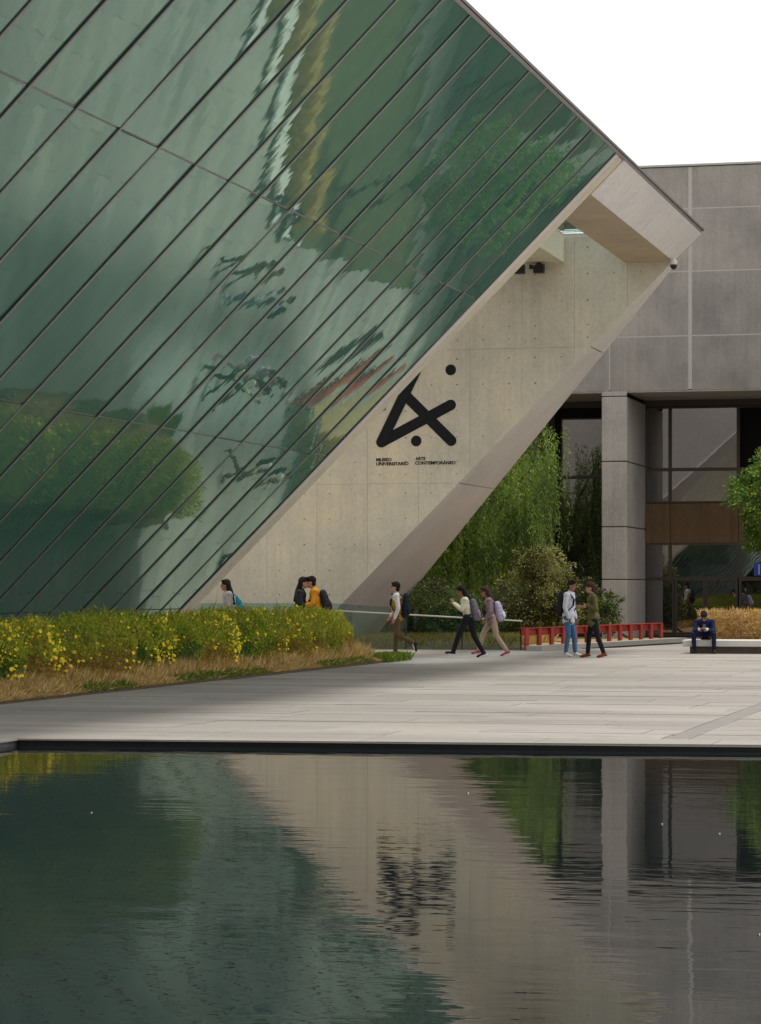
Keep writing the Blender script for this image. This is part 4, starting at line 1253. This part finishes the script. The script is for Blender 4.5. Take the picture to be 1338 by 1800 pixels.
# people beyond the hedge
p7 = (-19.32, 61.5, 0)
person('woman with long dark hair and teal bag walking behind the hedge', p7, LEFT + .35, stand(
    pelvis=(0, 0, .90), neck=(.05, 0, 1.37), head=(.09, 0, 1.50), shL=(.01, .155, 1.31), shR=(.03, -.155, 1.31), elL=(.03, .20, 1.05), wrL=(.16, .15, .95), elR=(.03, -.2, 1.05), wrR=(.14, -.18, .88)),
    1, 'hair_black', 'top_grey', 'trousers_black', 'shoe_black', [], None, 1.075, .26, -.08)
bpy.context.view_layer.update()
tb = empty('teal_bag', (p7[0] + .27, p7[1] - .12, 1.22), 0); tag(tb, 'bright teal cloth bag hanging from the long haired woman', 'bag')
m = MB(); m.ell((0, 0, -.03), (.08, .06, .11)); m.ell((.04, 0, -.14), (.085, .07, .11)); m.ell((-.04, 0, .08), (.045, .045, .07)); m.remesh('bag', MATS['bag_teal'], tb, .014, 2)
MB().tube([(-.06, 0, .14), (-.15, .03, .20), (-.26, .06, .18)], .014, 6).build('strap', MATS['bag_teal'], tb)
p8 = (-17.59, 61.5, 0)
person('long haired woman in dark coat kissing the man in orange', p8, RIGHT + .15, stand(
    pelvis=(-.02, 0, .90), neck=(.03, 0, 1.395), head=(.085, 0, 1.53), face=(1, 0, .08), shL=(0, .16, 1.33), shR=(0, -.16, 1.33), elR=(.05, -.20, 1.08), wrR=(.24, -.13, 1.03), elL=(.05, .2, 1.08), wrL=(.25, .12, 1.10)),
    0, 'hair_black', 'coat_dark', 'trousers_black', 'shoe_black', [], None, 1.09, .22, -.12)
p9 = (-17.23, 61.55, 0)
person('man in orange jacket with black backpack behind the hedge', p9, LEFT + .10, stand(
    pelvis=(-.06, 0, .92), neck=(.035, 0, 1.41), head=(.10, 0, 1.545), face=(1, 0, -.08), shL=(-.01, .175, 1.355), shR=(0, -.175, 1.355), elL=(.02, .225, 1.09), wrL=(.23, .16, 1.05), elR=(.06, -.2, 1.08), wrR=(.25, -.13, 1.12)),
    0, 'hair_black', 'jacket_orange', 'trousers_khaki', 'shoe_black', [], None, 1.09, 0, -.10)
backpack('black backpack on the man in orange jacket', (p9[0] + .24, p9[1] + .02, 1.25), LEFT + .10, .25, 'pack_black', .48, .155, .10)

# ------------------------------------------------------------------ bits floating on the pool
for k, (px_, py_, lab) in enumerate(((160, 1428, 'white petal floating alone on the dark left half of the pool'), (822, 1394, 'white petal floating below the pale wall reflection'),
                                   (1163, 1448, 'white petal floating below the column reflection'), (1264, 1465, 'white petal floating right of the column reflection'), (1334, 1642, 'white petal floating at the right edge of the pool'))):
    rx_, uz_ = (px_ - 669) / 4800, (1030 - py_) / 4800
    t_ = (WATER_Z + .004 - 1.6) / uz_
    dx_ = rx_ * math.cos(YAW) - math.sin(YAW); dy_ = rx_ * math.sin(YAW) + math.cos(YAW)
    pe = MB(); pts = [(math.cos(a) * (.012 + .002 * (j % 2)) * t_ / 24, math.sin(a) * .010 * t_ / 24, .003 + .004 * math.sin(2 * a)) for j, a in enumerate([i * math.pi / 5 for i in range(10)])]
    pe.add(pts + [(0, 0, .001)], [(j, (j + 1) % 10, 10) for j in range(10)])
    po = pe.build('petal', MATS['petal']); po.location = (dx_ * t_, dy_ * t_, WATER_Z + .001); tag(po, lab, 'petal', 'petals on the pool')

# ------------------------------------------------------------------ the wood across the campus, behind the camera, that the windows mirror
rg = np.random.default_rng(77)
n = 55000
px_ = rg.uniform(-70, 70, n); dep = rg.uniform(0, 8, n)
hgt = 9 + 5 * vnoise(np.stack([px_, dep, 0 * px_], 1), .16, 3) + 2.5 * vnoise(np.stack([px_, dep, 0 * px_], 1), .6, 4)
pos = np.stack([px_, -24 - dep, hgt * rg.uniform(0.0, 1, n)], 1)
V, F = leaves(pos, rg.normal(0, 1, (n, 3)), .95, .7, .4, rg)
wd_ = np_mesh('far_wood', V, F, [MATS['pepper_dark'], MATS['shrub_dark'], MATS['tree_mid']], rg.integers(0, 3, n))
tag(wd_, kind='stuff')
